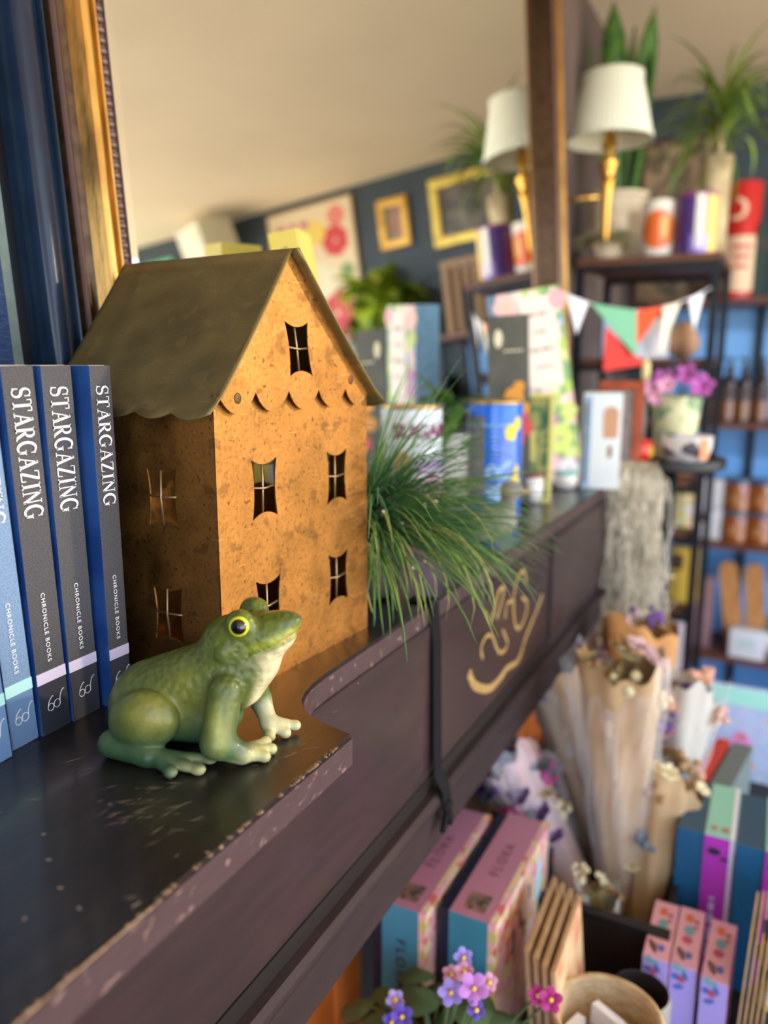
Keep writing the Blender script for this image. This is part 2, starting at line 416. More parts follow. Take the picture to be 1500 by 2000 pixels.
def nrail(side):
    b = MB(); n = len(pr); vs = []
    for e in (0, 1):
        for d, h in pr:
            vs.append({'R': (y1 - d, d if e == 0 else fv1 - d, h), 'L': (y0 + d, d if e == 0 else fv1 - d, h), 'B': (y0 + d if e == 0 else y1 - d, d, h), 'T': (y0 + d if e == 0 else y1 - d, fv1 - d, h)}[side])
    b.add(vs, [list(range(n)), list(range(2 * n - 1, n - 1, -1))] + [(i, (i + 1) % n, n + (i + 1) % n, n + i) for i in range(n)])
    return b
for sd in 'RLBT': nrail(sd).build('frame_rail', m_navy, npf, auto=50)
MB().box((y0 + w - .002, w - .002, -.018), (y1 - w + .002, fv1 - w + .002, -.012)).build('mat_board', m_blk, npf, label='black mat board')
MB().box((y0 + w + .03, w + .03, -.012), (y1 - w - .009, fv1 - w - .03, -.0105)).build('border', m_sage, npf, label='sage green inner border')
MB().box((y0 + w + .04, w + .04, -.0105), (y1 - w - .018, fv1 - w - .04, -.009)).build('picture', m_her, npf, label='navy herringbone picture')
# ------------------------------------------------------------------ serif capitals built from strokes (cap height 1)
def stroke(P, w):
    """polygon strip along P with per-point width"""
    n = len(P); ws = w if isinstance(w, list) else [w] * n; L = []; Rr = []
    for i in range(n):
        a = Vector(P[max(i - 1, 0)]); c = Vector(P[min(i + 1, n - 1)]); t = (c - a).normalized(); q = Vector((-t.y, t.x)) * ws[i] / 2; p = Vector(P[i])
        L.append(p + q); Rr.append(p - q)
    return [(L[i], L[i + 1], Rr[i + 1], Rr[i]) for i in range(n - 1)]
def arc(cx, cy, rx, ry, a0, a1, n=14): return [(cx + rx * math.cos(R(a0 + (a1 - a0) * i / n)), cy + ry * math.sin(R(a0 + (a1 - a0) * i / n))) for i in range(n + 1)]
TK, TN = .155, .062
def ser(x, y, w=.36): return stroke([(x - w / 2, y), (x + w / 2, y)], .05)
def wv(n, a, b): return [a + (b - a) * math.sin(PI * i / (n - 1)) for i in range(n)]
def glyph(c):
    if c == 'S':
        p = arc(.30, .73, .22, .24, 35, 270, 14) + arc(.30, .255, .24, .235, 90, -145, 14)[1:]
        w = [.06 + .10 * max(0, math.sin(PI * (i / (len(p) - 1)))) ** 3 for i in range(len(p))]
        return stroke(p, w) + stroke([(.49, .66), (.505, .97)], .05) + stroke([(.075, .34), (.055, .03)], .05), .60
    if c == 'T': return stroke([(.36, 0), (.36, 1)], TK) + stroke([(.02, .972), (.70, .972)], TN) + ser(.36, .025, .38) + stroke([(.03, .99), (.045, .76)], .05) + stroke([(.69, .99), (.675, .76)], .05), .72
    if c == 'A': return stroke([(.09, .02), (.37, .97)], TN) + stroke([(.36, 1.0), (.66, .02)], TK) + stroke([(.19, .34), (.55, .34)], TN) + ser(.10, .025, .26) + ser(.65, .025, .32), .76
    if c == 'R': return stroke([(.15, 0), (.15, 1)], TK) + stroke([(.15, .97), (.34, .97)] + arc(.34, .74, .20, .23, 90, -90, 12) + [(.15, .51)], [TN, TN] + wv(13, TN, .15) + [TN]) + stroke([(.32, .50), (.62, .02)], .15) + ser(.15, .025, .32) + ser(.12, .975, .22) + ser(.66, .025, .22), .74
    if c == 'G':
        p = arc(.42, .5, .36, .48, 42, 318, 24); return stroke(p, wv(len(p), .055, .165)) + stroke([(.66, .08), (.66, .44)], .14) + stroke([(.50, .43), (.80, .43)], .05) + stroke([(.685, .70), (.70, .96)], .05), .82
    if c == 'Z': return stroke([(.06, .97), (.60, .97)], TN) + stroke([(.08, .03), (.62, .03)], TN) + stroke([(.53, .95), (.13, .05)], .15) + stroke([(.07, .99), (.055, .76)], .05) + stroke([(.61, .01), (.63, .26)], .05), .68
    if c == 'I': return stroke([(.19, 0), (.19, 1)], TK) + ser(.19, .025) + ser(.19, .975), .38
    if c == 'N': return stroke([(.13, 0), (.13, .98)], TN) + stroke([(.11, .99), (.67, .03)], TK) + stroke([(.66, 0), (.66, .99)], TN) + ser(.13, .025, .24) + ser(.10, .975, .22) + ser(.66, .975, .24), .78
def serif_word(word, h, track=.09):
    b = MB(); x = 0.0
    for c in word:
        qs, adv = glyph(c)
        for q in qs: b.add([((x + p[0]) * h, p[1] * h, 0.0) for p in q], [(0, 1, 2, 3)])
        x += adv + track
    return b, x * h

# ------------------------------------------------------------------ row of small hardbacks
m_spn = mat('charcoal_woven_spine', (70, 70, 74), 0.6, c2=(58, 58, 62), scale=900, detail=0, stretch=(1, 1, 1), bump=0.25, bscale=1400)
m_spl = mat('pale_blue_woven_spine', (116, 144, 176), 0.6, c2=(100, 130, 164), scale=900, detail=0, bump=0.25, bscale=1400)
m_spn2 = mat('dark_navy_foot', (40, 44, 58), 0.55); m_spl2 = mat('blue_foot', (98, 128, 164), 0.55)
m_cov = mat('starry_blue_cover', (26, 60, 122), 0.35, c2=(52, 96, 160), scale=14, coat=0.3)
m_wht = mat('white_print', (232, 232, 232), 0.6)
m_lil = mat('lilac_stripe', (206, 196, 222), 0.6); m_mint = mat('mint_stripe', (172, 222, 220), 0.6)
m_page = mat('cream_pages', (226, 216, 192), 0.8, c2=(206, 194, 168), scale=500, stretch=(1, 1, .02))
BH = 0.2195
def book(x, yc, t, lean, dark, label, rz=0.0):
    B = thing('book', label, 'book', (x, yc, MZ), rot=(lean, 0, rz), group='small hardbacks with matching spines beside the frog')
    b = MB(); dpt = 0.075
    b.box((-dpt, -t / 2, 0.0), (0, t / 2, BH), 0, bev=.0008)
    o = b.build('cover', [m_cov, m_spn if dark else m_spl], B)
    for p in o.data.polygons:
        if p.normal.x > 0.5: p.material_index = 1
    MB().box((-dpt + .002, -t / 2 + .002, BH), (-.003, t / 2 - .002, BH + .0002)).build('pages', m_page, B)
    MB().box((0.0, -t / 2 + .0004, .001), (.00025, t / 2 - .0004, .033)).build('spine_foot', m_spn2 if dark else m_spl2, B)
    MB().box((0.0, -t / 2, .0325), (.0004, t / 2, .0395)).build('stripe', m_lil if dark else m_mint, B, label='lilac stripe' if dark else 'mint stripe')
    s = t / 0.0205
    w, L = serif_word('STARGAZING', 0.0122 * s)
    w.build('title', m_wht, B, M=frame_M((.0005, -.0058 * s, .2075), (0, 0, -1), (0, 1, 0)) @ Matrix.Diagonal((0.0755 / L, 1, 1, 1)), label='white serif title')
    lettering('publisher', 'CHRONICLE BOOKS', .0040, m_wht, B, frame_M((.0006, -.0016, .0880), (0, 0, -1), (0, 1, 0)), space=1.22, depth=.0001)
    b = MB()
    for cy, cz, r in ((-.0030, .0165, .0021), (.0016, .0172, .0023)):
        b.tube([(.0006, cy + r * math.cos(a * PI / 8), cz + 1.1 * r * math.sin(a * PI / 8)) for a in range(17)], .00021, 5)
    b.tube([(.0006, -.0010, .0172), (.0006, -.0005, .0180), (.0006, -.0001, .0176)], .00021, 5)
    b.tube([(.0006, -.0048, .0175), (.0006, -.0042, .0200), (.0006, -.0026, .0220), (.0006, -.0012, .0232), (.0006, -.0006, .0226)], .00021, 5)
    b.tube([(.0006, .0038, .0180), (.0006, .0042, .0210), (.0006, .0054, .0236), (.0006, .0070, .0250), (.0006, .0076, .0243)], .00021, 5)
    b.build('spectacles_emblem', m_wht, B)
    return B
book(-.3715, .3475, .0165, R(0.0), True, 'charcoal spined hardback at the right end of the row, next to the brass house')
book(-.3785, .3245, .0215, R(0.9), True, 'charcoal spined hardback in the middle of the three dark ones')
book(-.3790, .3015, .0208, R(1.6), True, 'charcoal spined hardback nearest the two pale blue spines')
book(-.3800, .2800, .0180, R(2.4), False, 'pale blue spined hardback touching the row of charcoal spines')
book(-.3740, .2570, .0190, R(3.0), False, 'pale blue spined hardback cut off by the left edge of the photo')

# ------------------------------------------------------------------ brass lantern house
def brass(key, c1, c2, c3, rough, metal):
    m = mat(key, c1, rough, metal); nt = m.node_tree; b = nt.nodes['Principled BSDF']; N = nt.nodes.new
    tc = N('ShaderNodeTexCoord')
    def noise(sc, det=5, st=None):
        n = N('ShaderNodeTexNoise'); n.inputs['Scale'].default_value = sc; n.inputs['Detail'].default_value = det
        if st:
            mp = N('ShaderNodeMapping'); mp.inputs['Scale'].default_value = st; mp.inputs['Rotation'].default_value = (0.4, 0.3, 0.5); nt.links.new(tc.outputs['Object'], mp.inputs['Vector']); nt.links.new(mp.outputs['Vector'], n.inputs['Vector'])
        else: nt.links.new(tc.outputs['Object'], n.inputs['Vector'])
        return n.outputs['Fac']
    def ramp(f, p0, p1, a, c):
        r = N('ShaderNodeValToRGB'); r.color_ramp.elements[0].position = p0; r.color_ramp.elements[1].position = p1
        r.color_ramp.elements[0].color = a; r.color_ramp.elements[1].color = c; nt.links.new(f, r.inputs['Fac']); return r.outputs['Color']
    def mix(fac, a, c):
        x = N('ShaderNodeMix'); x.data_type = 'RGBA'; nt.links.new(fac, x.inputs['Factor'])
        nt.links.new(a, x.inputs[6]); nt.links.new(c, x.inputs[7]) if hasattr(c, 'links') else setattr(x.inputs[7], 'default_value', c); return x.outputs[2]
    W, K = (1, 1, 1, 1), (0, 0, 0, 1)
    base = ramp(noise(26, 6), .36, .66, lin(c1), lin(c2))
    blot = ramp(noise(55, 3), .585, .65, K, (.55, .55, .55, 1))
    spots = ramp(noise(240, 2), .645, .70, K, (.7, .7, .7, 1))
    scr = ramp(noise(60, 4, (1, 22, 1.2)), .66, .72, K, (.55, .55, .55, 1))
    fine = ramp(noise(380, 4), .50, .72, K, (.42, .42, .42, 1))
    c = mix(fine, base, lin([q * .80 for q in c3])); c = mix(blot, c, lin(c3)); c = mix(spots, c, lin([q * .8 for q in c3])); c = mix(scr, c, lin([min(255, q * 1.25 + 18) for q in c2]))
    nt.links.new(c, b.inputs['Base Color'])
    rr = ramp(noise(40, 4), .3, .7, (rough - .08,) * 3 + (1,), (rough + .14,) * 3 + (1,)); nt.links.new(rr, b.inputs['Roughness'])
    bp = N('ShaderNodeBump'); bp.inputs['Strength'].default_value = .10; bp.inputs['Distance'].default_value = .002
    nt.links.new(noise(140, 8), bp.inputs['Height']); nt.links.new(bp.outputs['Normal'], b.inputs['Normal'])
    return m
m_brs = brass('aged_brass', (158, 110, 54), (178, 124, 62), (108, 76, 40), .43, .93)
m_brr = brass('shade_tinted_brass_roof', (150, 132, 84), (136, 120, 76), (166, 144, 92), .52, .80)  # same brass as the walls, tinted olive to paint in the roof's shade
m_wire = mat('brass_wire', (168, 140, 104), .4, .8)
HW, HE, HP, PKY = .1755, .196, .2960, .0745
hs = thing('lantern_house', 'aged brass house shaped lantern with pitched roof and pinched window cutouts', 'lantern', (-.312, .379, MZ), R(-4.13))
def pinch(cx, cy, hw, hh, k=.20, tilt=0.0):
    pts = []
    cs = [(-hw, -hh), (hw, -hh), (hw, hh), (-hw, hh)]
    for i in range(4):
        a, c = Vector(cs[i]), Vector(cs[(i + 1) % 4]); inw = -(a + c) / 2; inw = inw.normalized() * ((k * 1.0 * hh) if i % 2 == 0 else (k * .85 * hw))
        for t in range(8):
            s = t / 8; p = a.lerp(c, s) + inw * (4 * s * (1 - s)); pts.append((cx + p.x + tilt * p.y, cy + p.y))
    return pts
FWIN = [(.0465, .1375), (.1325, .1350), (.0475, .0540), (.1330, .0545)]
GW = (.0825, .2305)
SD = .142
def wires(cx, cy, hw, hh, M, tilt=0.0):
    b = MB()
    b.tube([(cx - hw * .95 + .0, cy + .0015, -.0012), (cx, cy, .0002), (cx + hw * .95, cy + .0008, -.0012)], .0008, 6)
    b.tube([(cx - .0008 - tilt * hh, cy - hh * .88, -.0012), (cx + .0004, cy, -.0016), (cx - .0005 + tilt * hh, cy + hh * .88, -.0012)], .0008, 6)
    b.build('window_muntin', m_wire, hs, smooth=True, M=M)
MF = frame_M((0, 0, 0), (0, 1, 0), (0, 0, 1))          # local x = along front, y = up, z = outward
# lower front wall
def put(name, me, m, M, parent=hs, label=None):
    me.materials.clear(); me.materials.append(m); return link(name, me, parent, label, M)
put('front_wall', plate_mesh([(0, 0), (HW, 0), (HW, HE + .006), (0, HE + .006)], [pinch(x, y, .0132, .0205) for x, y in FWIN], .0006), m_brs, MF)
for x, y in FWIN: wires(x, y, .0132, .0205, MF)
# gable with scalloped lower edge, overlapping the wall
ol = []
N_SC = 5; sw = (HW - .002) / N_SC
for i in range(N_SC):
    for t in range(10):
        s = t / 10; ol.append((.001 + (i + s) * sw, HE + .0062 - .0135 * math.sin(PI * s) ** .7 - (0.002 if s > .5 else 0) * math.sin(2 * PI * s)))
ol.append((HW - .001, HE + .0052))
gb = [(HW - .001, HE + .004), (PKY, HP - .003), (.001, HE + .004)]
put('gable', plate_mesh(ol + gb, [pinch(GW[0], GW[1], .0130, .0185, tilt=-.14)], .0005), m_brs, Matrix.Translation((.0040, 0, 0)) @ MF, label='brass gable with a scalloped lower edge')
wires(GW[0], GW[1], .0130, .0185, Matrix.Translation((.0040, 0, 0)) @ MF, tilt=-.14)
for yy, zz in ((.018, .199), (.147, .2085)): MB().ball((.0046, yy, zz), (.0005, .0034, .0036), 0, 12, 6).build('rivet', mat('dark_tarnish', (92, 66, 34), .5, .6), hs, smooth=True)
# left and right walls
ML = frame_M((0, 0, 0), (-1, 0, 0), (0, 0, 1))         # local x = depth inwards; normal -> +y; fine for a thin sheet
SW_ = [(.048, .1335), (.048, .0530)]
for nm, yy in (('side_wall', 0.0006), ('side_wall', HW - .0006)):
    wins = SW_ + [(.108, .1335), (.108, .053)]
    put(nm, plate_mesh([(0, 0), (SD, 0), (SD, HE), (0, HE)], [pinch(x, y, .0140, .0205) for x, y in wins], .0006), m_brs, Matrix.Translation((0, yy, 0)) @ ML)
    for x, y in wins: wires(x, y, .0140, .0205, Matrix.Translation((0, yy, 0)) @ ML)
put('back_wall', plate_mesh([(0, 0), (HW, 0), (HW, HE), (PKY, HP - .004), (0, HE)], [], .0006), m_brs, Matrix.Translation((-SD, 0, 0)) @ MF)
MB().box((-SD, .001, 0), (-.001, HW - .001, .0015)).build('floor_plate', m_brs, hs)
# roof: two sheets with scalloped eaves and a small flare
def roof(side):
    b = MB(); fx, bx = (.0125 if side else .0070), -.157; nx, ny = 44, 14; vs = []
    eave_y, eave_z = -.0105, .1865
    for i in range(nx + 1):
        s = i / nx; x = fx + (bx - fx) * s
        sc = .0055 * abs(math.sin(PI * s * 5.0)) ** .8
        for j in range(ny + 1):
            t = j / ny; L = 1.0 + (sc / .145 - .012) * (t ** 6)
            ey_ = HW - eave_y if side else eave_y
            y = PKY + (ey_ - PKY) * t * L; z = HP + (eave_z - HP) * t * L + .0028 * math.sin(PI * t) * -1.0 + .003 * max(0, t - .85) / .15 * t
            vs.append((x, y, z))
    fs = [(i * (ny + 1) + j, (i + 1) * (ny + 1) + j, (i + 1) * (ny + 1) + j + 1, i * (ny + 1) + j + 1) for i in range(nx) for j in range(ny)]
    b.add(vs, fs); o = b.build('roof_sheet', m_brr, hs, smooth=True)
    md = o.modifiers.new('thickness', 'SOLIDIFY'); md.thickness = .0009; md.offset = 0
    return o
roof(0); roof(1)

# ------------------------------------------------------------------ frog figurine (one continuous body grown from blended volumes)
def surface_nets(f, lo, hi, h):
    nx, ny, nz = [int(math.ceil((hi[i] - lo[i]) / h)) + 1 for i in range(3)]
    xs = lo[0] + h * np.arange(nx); ys = lo[1] + h * np.arange(ny); zs = lo[2] + h * np.arange(nz)
    X, Y, Z = np.meshgrid(xs, ys, zs, indexing='ij'); D = f(X, Y, Z); S = D < 0
    acc = np.zeros((nx - 1, ny - 1, nz - 1, 3)); cnt = np.zeros((nx - 1, ny - 1, nz - 1))
    corners = [(i, j, k) for i in (0, 1) for j in (0, 1) for k in (0, 1)]
    def sub(A, c): return A[c[0]:nx - 1 + c[0], c[1]:ny - 1 + c[1], c[2]:nz - 1 + c[2]]
    for a in range(8):
        for b_ in range(a + 1, 8):
            ca, cb = corners[a], corners[b_]
            if sum(abs(ca[i] - cb[i]) for i in range(3)) != 1: continue
            da, db = sub(D, ca), sub(D, cb); mk = (da < 0) != (db < 0)
            t = np.where(mk, da / np.where(mk, da - db, 1), 0)
            for i in range(3):
                acc[..., i] += np.where(mk, ca[i] + t * (cb[i] - ca[i]), 0)
            cnt += mk
    act = cnt > 0; idx = -np.ones(act.shape, int); idx[act] = np.arange(act.sum())
    P = acc[act] / cnt[act][:, None]; I = np.argwhere(act); V = (I + P) * h + np.array(lo)
    F = []
    for ax in range(3):
        o1, o2 = [i for i in range(3) if i != ax]
        sl0 = [slice(None)] * 3; sl1 = [slice(None)] * 3; sl0[ax] = slice(0, -1); sl1[ax] = slice(1, None)
        cr = S[tuple(sl0)] != S[tuple(sl1)]
        for e in np.argwhere(cr):
            if e[o1] < 1 or e[o2] < 1 or e[o1] > act.shape[o1] - 1 or e[o2] > act.shape[o2] - 1: continue
            q = []
            for d1, d2 in ((-1, -1), (0, -1), (0, 0), (-1, 0)):
                c = e.copy(); c[o1] += d1; c[o2] += d2; q.append(int(idx[tuple(c)]))
            flip = S[tuple(e)] != (ax == 1)
            F.append(q if flip else q[::-1])
    return V, F
def s_el(c, r, rot=0.0, ax='y'):
    def g(X, Y, Z):
        x, y, z = X - c[0], Y - c[1], Z - c[2]
        if rot:
            co, si = math.cos(rot), math.sin(rot)
            if ax == 'y': x, z = x * co - z * si, x * si + z * co
            else: x, y = x * co + y * si, -x * si + y * co
        k0 = np.sqrt((x / r[0]) ** 2 + (y / r[1]) ** 2 + (z / r[2]) ** 2); k1 = np.sqrt((x / r[0] ** 2) ** 2 + (y / r[1] ** 2) ** 2 + (z / r[2] ** 2) ** 2) + 1e-9
        return k0 * (k0 - 1) / k1
    return g
def s_rc(a, ra, c, rb):
    a_, c_ = np.array(a, float), np.array(c, float); d = c_ - a_; dd = d.dot(d)
    def g(X, Y, Z):
        t = np.clip(((X - a[0]) * d[0] + (Y - a[1]) * d[1] + (Z - a[2]) * d[2]) / dd, 0, 1)
        return np.sqrt((X - a[0] - t * d[0]) ** 2 + (Y - a[1] - t * d[1]) ** 2 + (Z - a[2] - t * d[2]) ** 2) - (ra + (rb - ra) * t)
    return g
def smin(a, b, k):
    h = np.clip(.5 + .5 * (b - a) / k, 0, 1); return b + (a - b) * h - k * h * (1 - h)
def frog_f(X, Y, Z):
    D = s_rc((-22, 0, 25), 24.5, (20, 0, 45), 20.5)(X, Y, Z)
    for g, k in ((s_el((-30, 0, 20), (16, 22, 18)), 8), (s_el((4, 0, 19), (28, 20, 17)), 8), (s_el((33, 0, 45), (15, 18, 19)), 8),
                 (s_el((30, 0, 66), (19, 18.5, 14)), 9), (s_el((46, 0, 71.5), (19, 15.5, 10)), 7), (s_el((57, 0, 77.5), (12, 8, 6), R(-8)), 6),
                 (s_el((49, 0, 64), (15, 13, 9), R(-28)), 6), (s_el((44, 0, 53), (11, 14, 12)), 8)):
        D = smin(D, g(X, Y, Z), k)
    for s in (-1, 1):
        D = smin(D, s_el((37, s * 12.2, 79.0), (8.6, 7.2, 8.4))(X, Y, Z), 3.0)
        D = smin(D, s_el((28, s * 18.2, 63), (4.4, 1.8, 4.6))(X, Y, Z), .8)            # ear drum
        D = smin(D, s_el((-17, s * 24.5, 24), (21, 11.5, 17.5), R(-14))(X, Y, Z), 1.6)  # thigh
    # near hind leg and foot
    for s, ft in ((-1, ((5, -41, 3.3), (19, -36, 3.4), (22, -26.5, 5.2))), (1, ((-8, 40, 3.3), (0, 35, 3.4), (0, 27, 4.0)))):
        D = smin(D, s_rc((-37, s * 25, 8.5), 8.0, (-12, s * 31, 6.0), 6.2)(X, Y, Z), 2.0)
        D = smin(D, s_rc((-14, s * 30, 6.0), 6.0, (2 if s < 0 else -10, s * 31, 5.2), 4.6)(X, Y, Z), 3)
        for tp in ft:
            D = smin(D, s_rc((-8 if s < 0 else -14, s * 31, 5.2), 4.4, tp, 2.7)(X, Y, Z), 1.6)
            D = smin(D, s_el(tp, (4.2, 3.7, 3.3))(X, Y, Z), 1.0)
    # near arm
    D = smin(D, s_rc((30, -19.5, 43), 9.2, (27, -27, 16), 9.6)(X, Y, Z), 1.4)
    D = smin(D, s_rc((27, -27, 15), 8.8, (39, -21.5, 6.5), 6.0)(X, Y, Z), 3)
    for tp in ((50.5, -17, 3.4), (51.5, -8, 3.5), (46, -1, 4.0)):
        D = smin(D, s_rc((38, -20, 6.0), 5.0, tp, 2.6)(X, Y, Z), 1.8); D = smin(D, s_el(tp, (3.6, 3.4, 3.3))(X, Y, Z), 1.0)
    # far arm
    D = smin(D, s_rc((33, 16, 40), 8.2, (36, 21, 20), 6.6)(X, Y, Z), 2)
    D = smin(D, s_rc((36, 21, 20), 6.4, (43, 15, 8.5), 5.2)(X, Y, Z), 2.5)
    for tp in ((54, 12.5, 3.4), (58, 20, 5.0), (46, 7, 3.4)):
        D = smin(D, s_rc((43, 15, 8), 5.0, tp, 2.6)(X, Y, Z), 1.8); D = smin(D, s_el(tp, (3.6, 3.4, 3.3))(X, Y, Z), 1.0)
    # mouth groove
    pl = (Z - 72.6) - (X - 68) * (9.2 / 25.0)
    groove = np.maximum(np.abs(pl) - .55, -(D + 1.3)); groove = np.maximum(groove, 41.5 - X)
    D = np.maximum(D, -groove)
    return D
V, Fq = surface_nets(frog_f, (-60, -50, -3), (80, 50, 94), 1.0)
fr = thing('frog', 'green ceramic frog figurine with yellow ringed eyes sitting on the mantel corner', 'frog figurine', (-.2955, .3275, MZ), math.atan2(.309, .951))
me = bpy.data.meshes.new('body'); V[:, 2] -= 0.05
me.from_pydata([tuple(p * .001) for p in V], [], Fq)
for p in me.polygons: p.use_smooth = True
bm = bmesh.new(); bm.from_mesh(me)
bmesh.ops.smooth_vert(bm, verts=bm.verts[:], factor=.5, use_axis_x=True, use_axis_y=True, use_axis_z=True)
bmesh.ops.recalc_face_normals(bm, faces=bm.faces[:]); bm.to_mesh(me); bm.free()
# glaze colours, sprayed by body region
x, y, z = V[:, 0], V[:, 1], V[:, 2]
def L3(c): return np.array(lin(c)[:3])
def blend(C, w, c): w = np.clip(w, 0, 1)[:, None]; return C * (1 - w) + L3(c) * w
def sst(a, b_, v): t = np.clip((v - a) / (b_ - a), 0, 1); return t * t * (3 - 2 * t)
def near(c, r): return np.exp(-(((x - c[0]) / r[0]) ** 2 + ((np.abs(y) - c[1]) / r[1]) ** 2 + ((z - c[2]) / r[2]) ** 2))
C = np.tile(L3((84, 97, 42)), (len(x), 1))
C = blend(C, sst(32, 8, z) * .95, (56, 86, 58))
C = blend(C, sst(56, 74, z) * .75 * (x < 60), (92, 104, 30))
C = blend(C, near((-8, 34, 32), (14, 10, 14)) * .8, (138, 132, 54))
C = blend(C, near((4, 20, 44), (12, 9, 16)) * .5, (132, 130, 52))
C = blend(C, near((30, 34, 26), (5, 6, 16)) * .85, (160, 162, 78))
mouth = (z - 72.6) - (x - 68) * .368
C = blend(C, sst(6, 1, np.abs(mouth - 1.5)) * sst(38, 50, x) * .85, (154, 160, 56))
belly = sst(36, 46, x + .25 * (30 - np.abs(y)) - 3) * sst(-1.0, -4.5, mouth) * sst(15, 9, np.abs(y) - .10 * (z - 40))
belly = belly * (z > 20)
C = blend(C, belly, (214, 202, 158))
C = blend(C, sst(-1.2, -.2, mouth) * sst(.8, .2, mouth) * sst(56, 64, x), (216, 150, 120))
toe = np.maximum(sst(14, 5, z) * sst(34, 46, x), sst(9, 3, z) * sst(2, 14, x) * (np.abs(y) > 20) * .75)
C = blend(C, toe * .85, (204, 196, 138))
C = blend(C, (y > 8) * sst(26, 16, z) * sst(30, 42, x) * .6, (216, 206, 164))
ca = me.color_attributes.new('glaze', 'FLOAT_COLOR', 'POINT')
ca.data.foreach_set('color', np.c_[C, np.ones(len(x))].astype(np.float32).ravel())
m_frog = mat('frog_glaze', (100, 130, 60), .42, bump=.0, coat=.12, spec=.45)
nt = m_frog.node_tree; bs = nt.nodes['Principled BSDF']
va = nt.nodes.new('ShaderNodeVertexColor'); va.layer_name = 'glaze'
tc = nt.nodes.new('ShaderNodeTexCoord'); nz = nt.nodes.new('ShaderNodeTexNoise'); nz.inputs['Scale'].default_value = 130; nz.inputs['Detail'].default_value = 5
nt.links.new(tc.outputs['Object'], nz.inputs['Vector'])
mr = nt.nodes.new('ShaderNodeMapRange'); mr.inputs[1].default_value = .3; mr.inputs[2].default_value = .7; mr.inputs[3].default_value = .80; mr.inputs[4].default_value = 1.18; nt.links.new(nz.outputs['Fac'], mr.inputs[0])
mx = nt.nodes.new('ShaderNodeVectorMath'); mx.operation = 'SCALE'; nt.links.new(va.outputs['Color'], mx.inputs[0]); nt.links.new(mr.outputs[0], mx.inputs['Scale'])
nt.links.new(mx.outputs[0], bs.inputs['Base Color'])
vo = nt.nodes.new('ShaderNodeTexVoronoi'); vo.inputs['Scale'].default_value = 260; vo.feature = 'SMOOTH_F1'; nt.links.new(tc.outputs['Object'], vo.inputs['Vector'])
bp = nt.nodes.new('ShaderNodeBump'); bp.inputs['Strength'].default_value = .55; bp.inputs['Distance'].default_value = .0022
# warts over the back only
sep = nt.nodes.new('ShaderNodeSeparateXYZ'); nt.links.new(tc.outputs['Object'], sep.inputs[0])
mz = nt.nodes.new('ShaderNodeMapRange'); mz.inputs[1].default_value = .030; mz.inputs[2].default_value = .046; mz.inputs[3].default_value = .06; nt.links.new(sep.outputs['Z'], mz.inputs[0])
mv = nt.nodes.new('ShaderNodeMath'); mv.operation = 'MULTIPLY'; nt.links.new(vo.outputs['Distance'], mv.inputs[0]); nt.links.new(mz.outputs[0], mv.inputs[1])
n3 = nt.nodes.new('ShaderNodeTexNoise'); n3.inputs['Scale'].default_value = 420; nt.links.new(tc.outputs['Object'], n3.inputs['Vector'])
ad = nt.nodes.new('ShaderNodeMath'); ad.operation = 'MULTIPLY_ADD'; ad.inputs[1].default_value = .16; nt.links.new(n3.outputs['Fac'], ad.inputs[0]); nt.links.new(mv.outputs[0], ad.inputs[2])
nt.links.new(ad.outputs[0], bp.inputs['Height']); nt.links.new(bp.outputs['Normal'], bs.inputs['Normal'])
me.materials.append(m_frog); link('body', me, fr)
m_eye = mat('glossy_black_eye', (8, 8, 10), .08, coat=1.0); m_eyr = mat('yellow_eye_ring', (214, 212, 40), .35, coat=.3)
for s in (-1, 1):
    dr = Vector((.20, s * .97, .12)).normalized(); c0 = Vector((.0372, s * .0122, .0790))
    q = Vector((0, 0, 1)).rotation_difference(dr).to_matrix().to_4x4()
    M = Matrix.Translation(c0 + dr * .0056) @ q
    MB().lathe([(.0001, .0024), (.003, .0023), (.0046, .0018), (.0056, .0006), (.0056, -.002)], 28, cap0=False).build('eye_ring', m_eyr, fr, smooth=True, M=M)
    MB().lathe([(.0001, .0044), (.0016, .0041), (.0034, .0031), (.0044, .0018), (.0046, .0005)], 28, cap0=False).build('pupil', m_eye, fr, smooth=True, M=M)
# ------------------------------------------------------------------ things further along the mantel
def slice_x(me, step=.0022):
    bm = bmesh.new(); bm.from_mesh(me); xs = [v.co.x for v in bm.verts]
    if xs:
        x = min(xs) + step
        while x < max(xs):
            bmesh.ops.bisect_plane(bm, geom=bm.verts[:] + bm.edges[:] + bm.faces[:], plane_co=(x, 0, 0), plane_no=(1, 0, 0)); x += step
    bm.to_mesh(me); bm.free()
def wrap(me, r, a0, z0=0.0):
    """bend a flat mesh (x along, y up, z out) round a vertical cylinder"""
    slice_x(me, max(.002, r * .08))
    for v in me.vertices:
        a = a0 + v.co.x / r; rr = r + v.co.z + .0006
        v.co = Vector((rr * math.cos(a), rr * math.sin(a), z0 + v.co.y))
    return me
def wrapped(name, mb, m, parent, r, a0, z0, label=None):
    me = mb.mesh(name, m); wrap(me, r, a0, z0); return link(name, me, parent, label)
def wrap_text(name, s, size, m, parent, r, a0, z0, vert=False):
    me = text_mesh(s, size, .0002, 'CENTER', 1.0, size * .03); me.materials.clear(); me.materials.append(m)
    if vert:
        for v in me.vertices: v.co = Vector((-v.co.y, v.co.x, v.co.z))
    wrap(me, r, a0, z0); return link(name, me, parent)
def patch(w, h, n=10, ex=0.0, ey=0.0):
    """flat grid w x h centred at ex, ey"""
    b = MB(); vs = []; fs = []
    for i in range(n + 1):
        for j in (0, 1): vs.append((ex - w / 2 + w * i / n, ey - h / 2 + h * j, 0))
    for i in range(n): fs.append((2 * i, 2 * i + 2, 2 * i + 3, 2 * i + 1))
    return b.add(vs, fs)
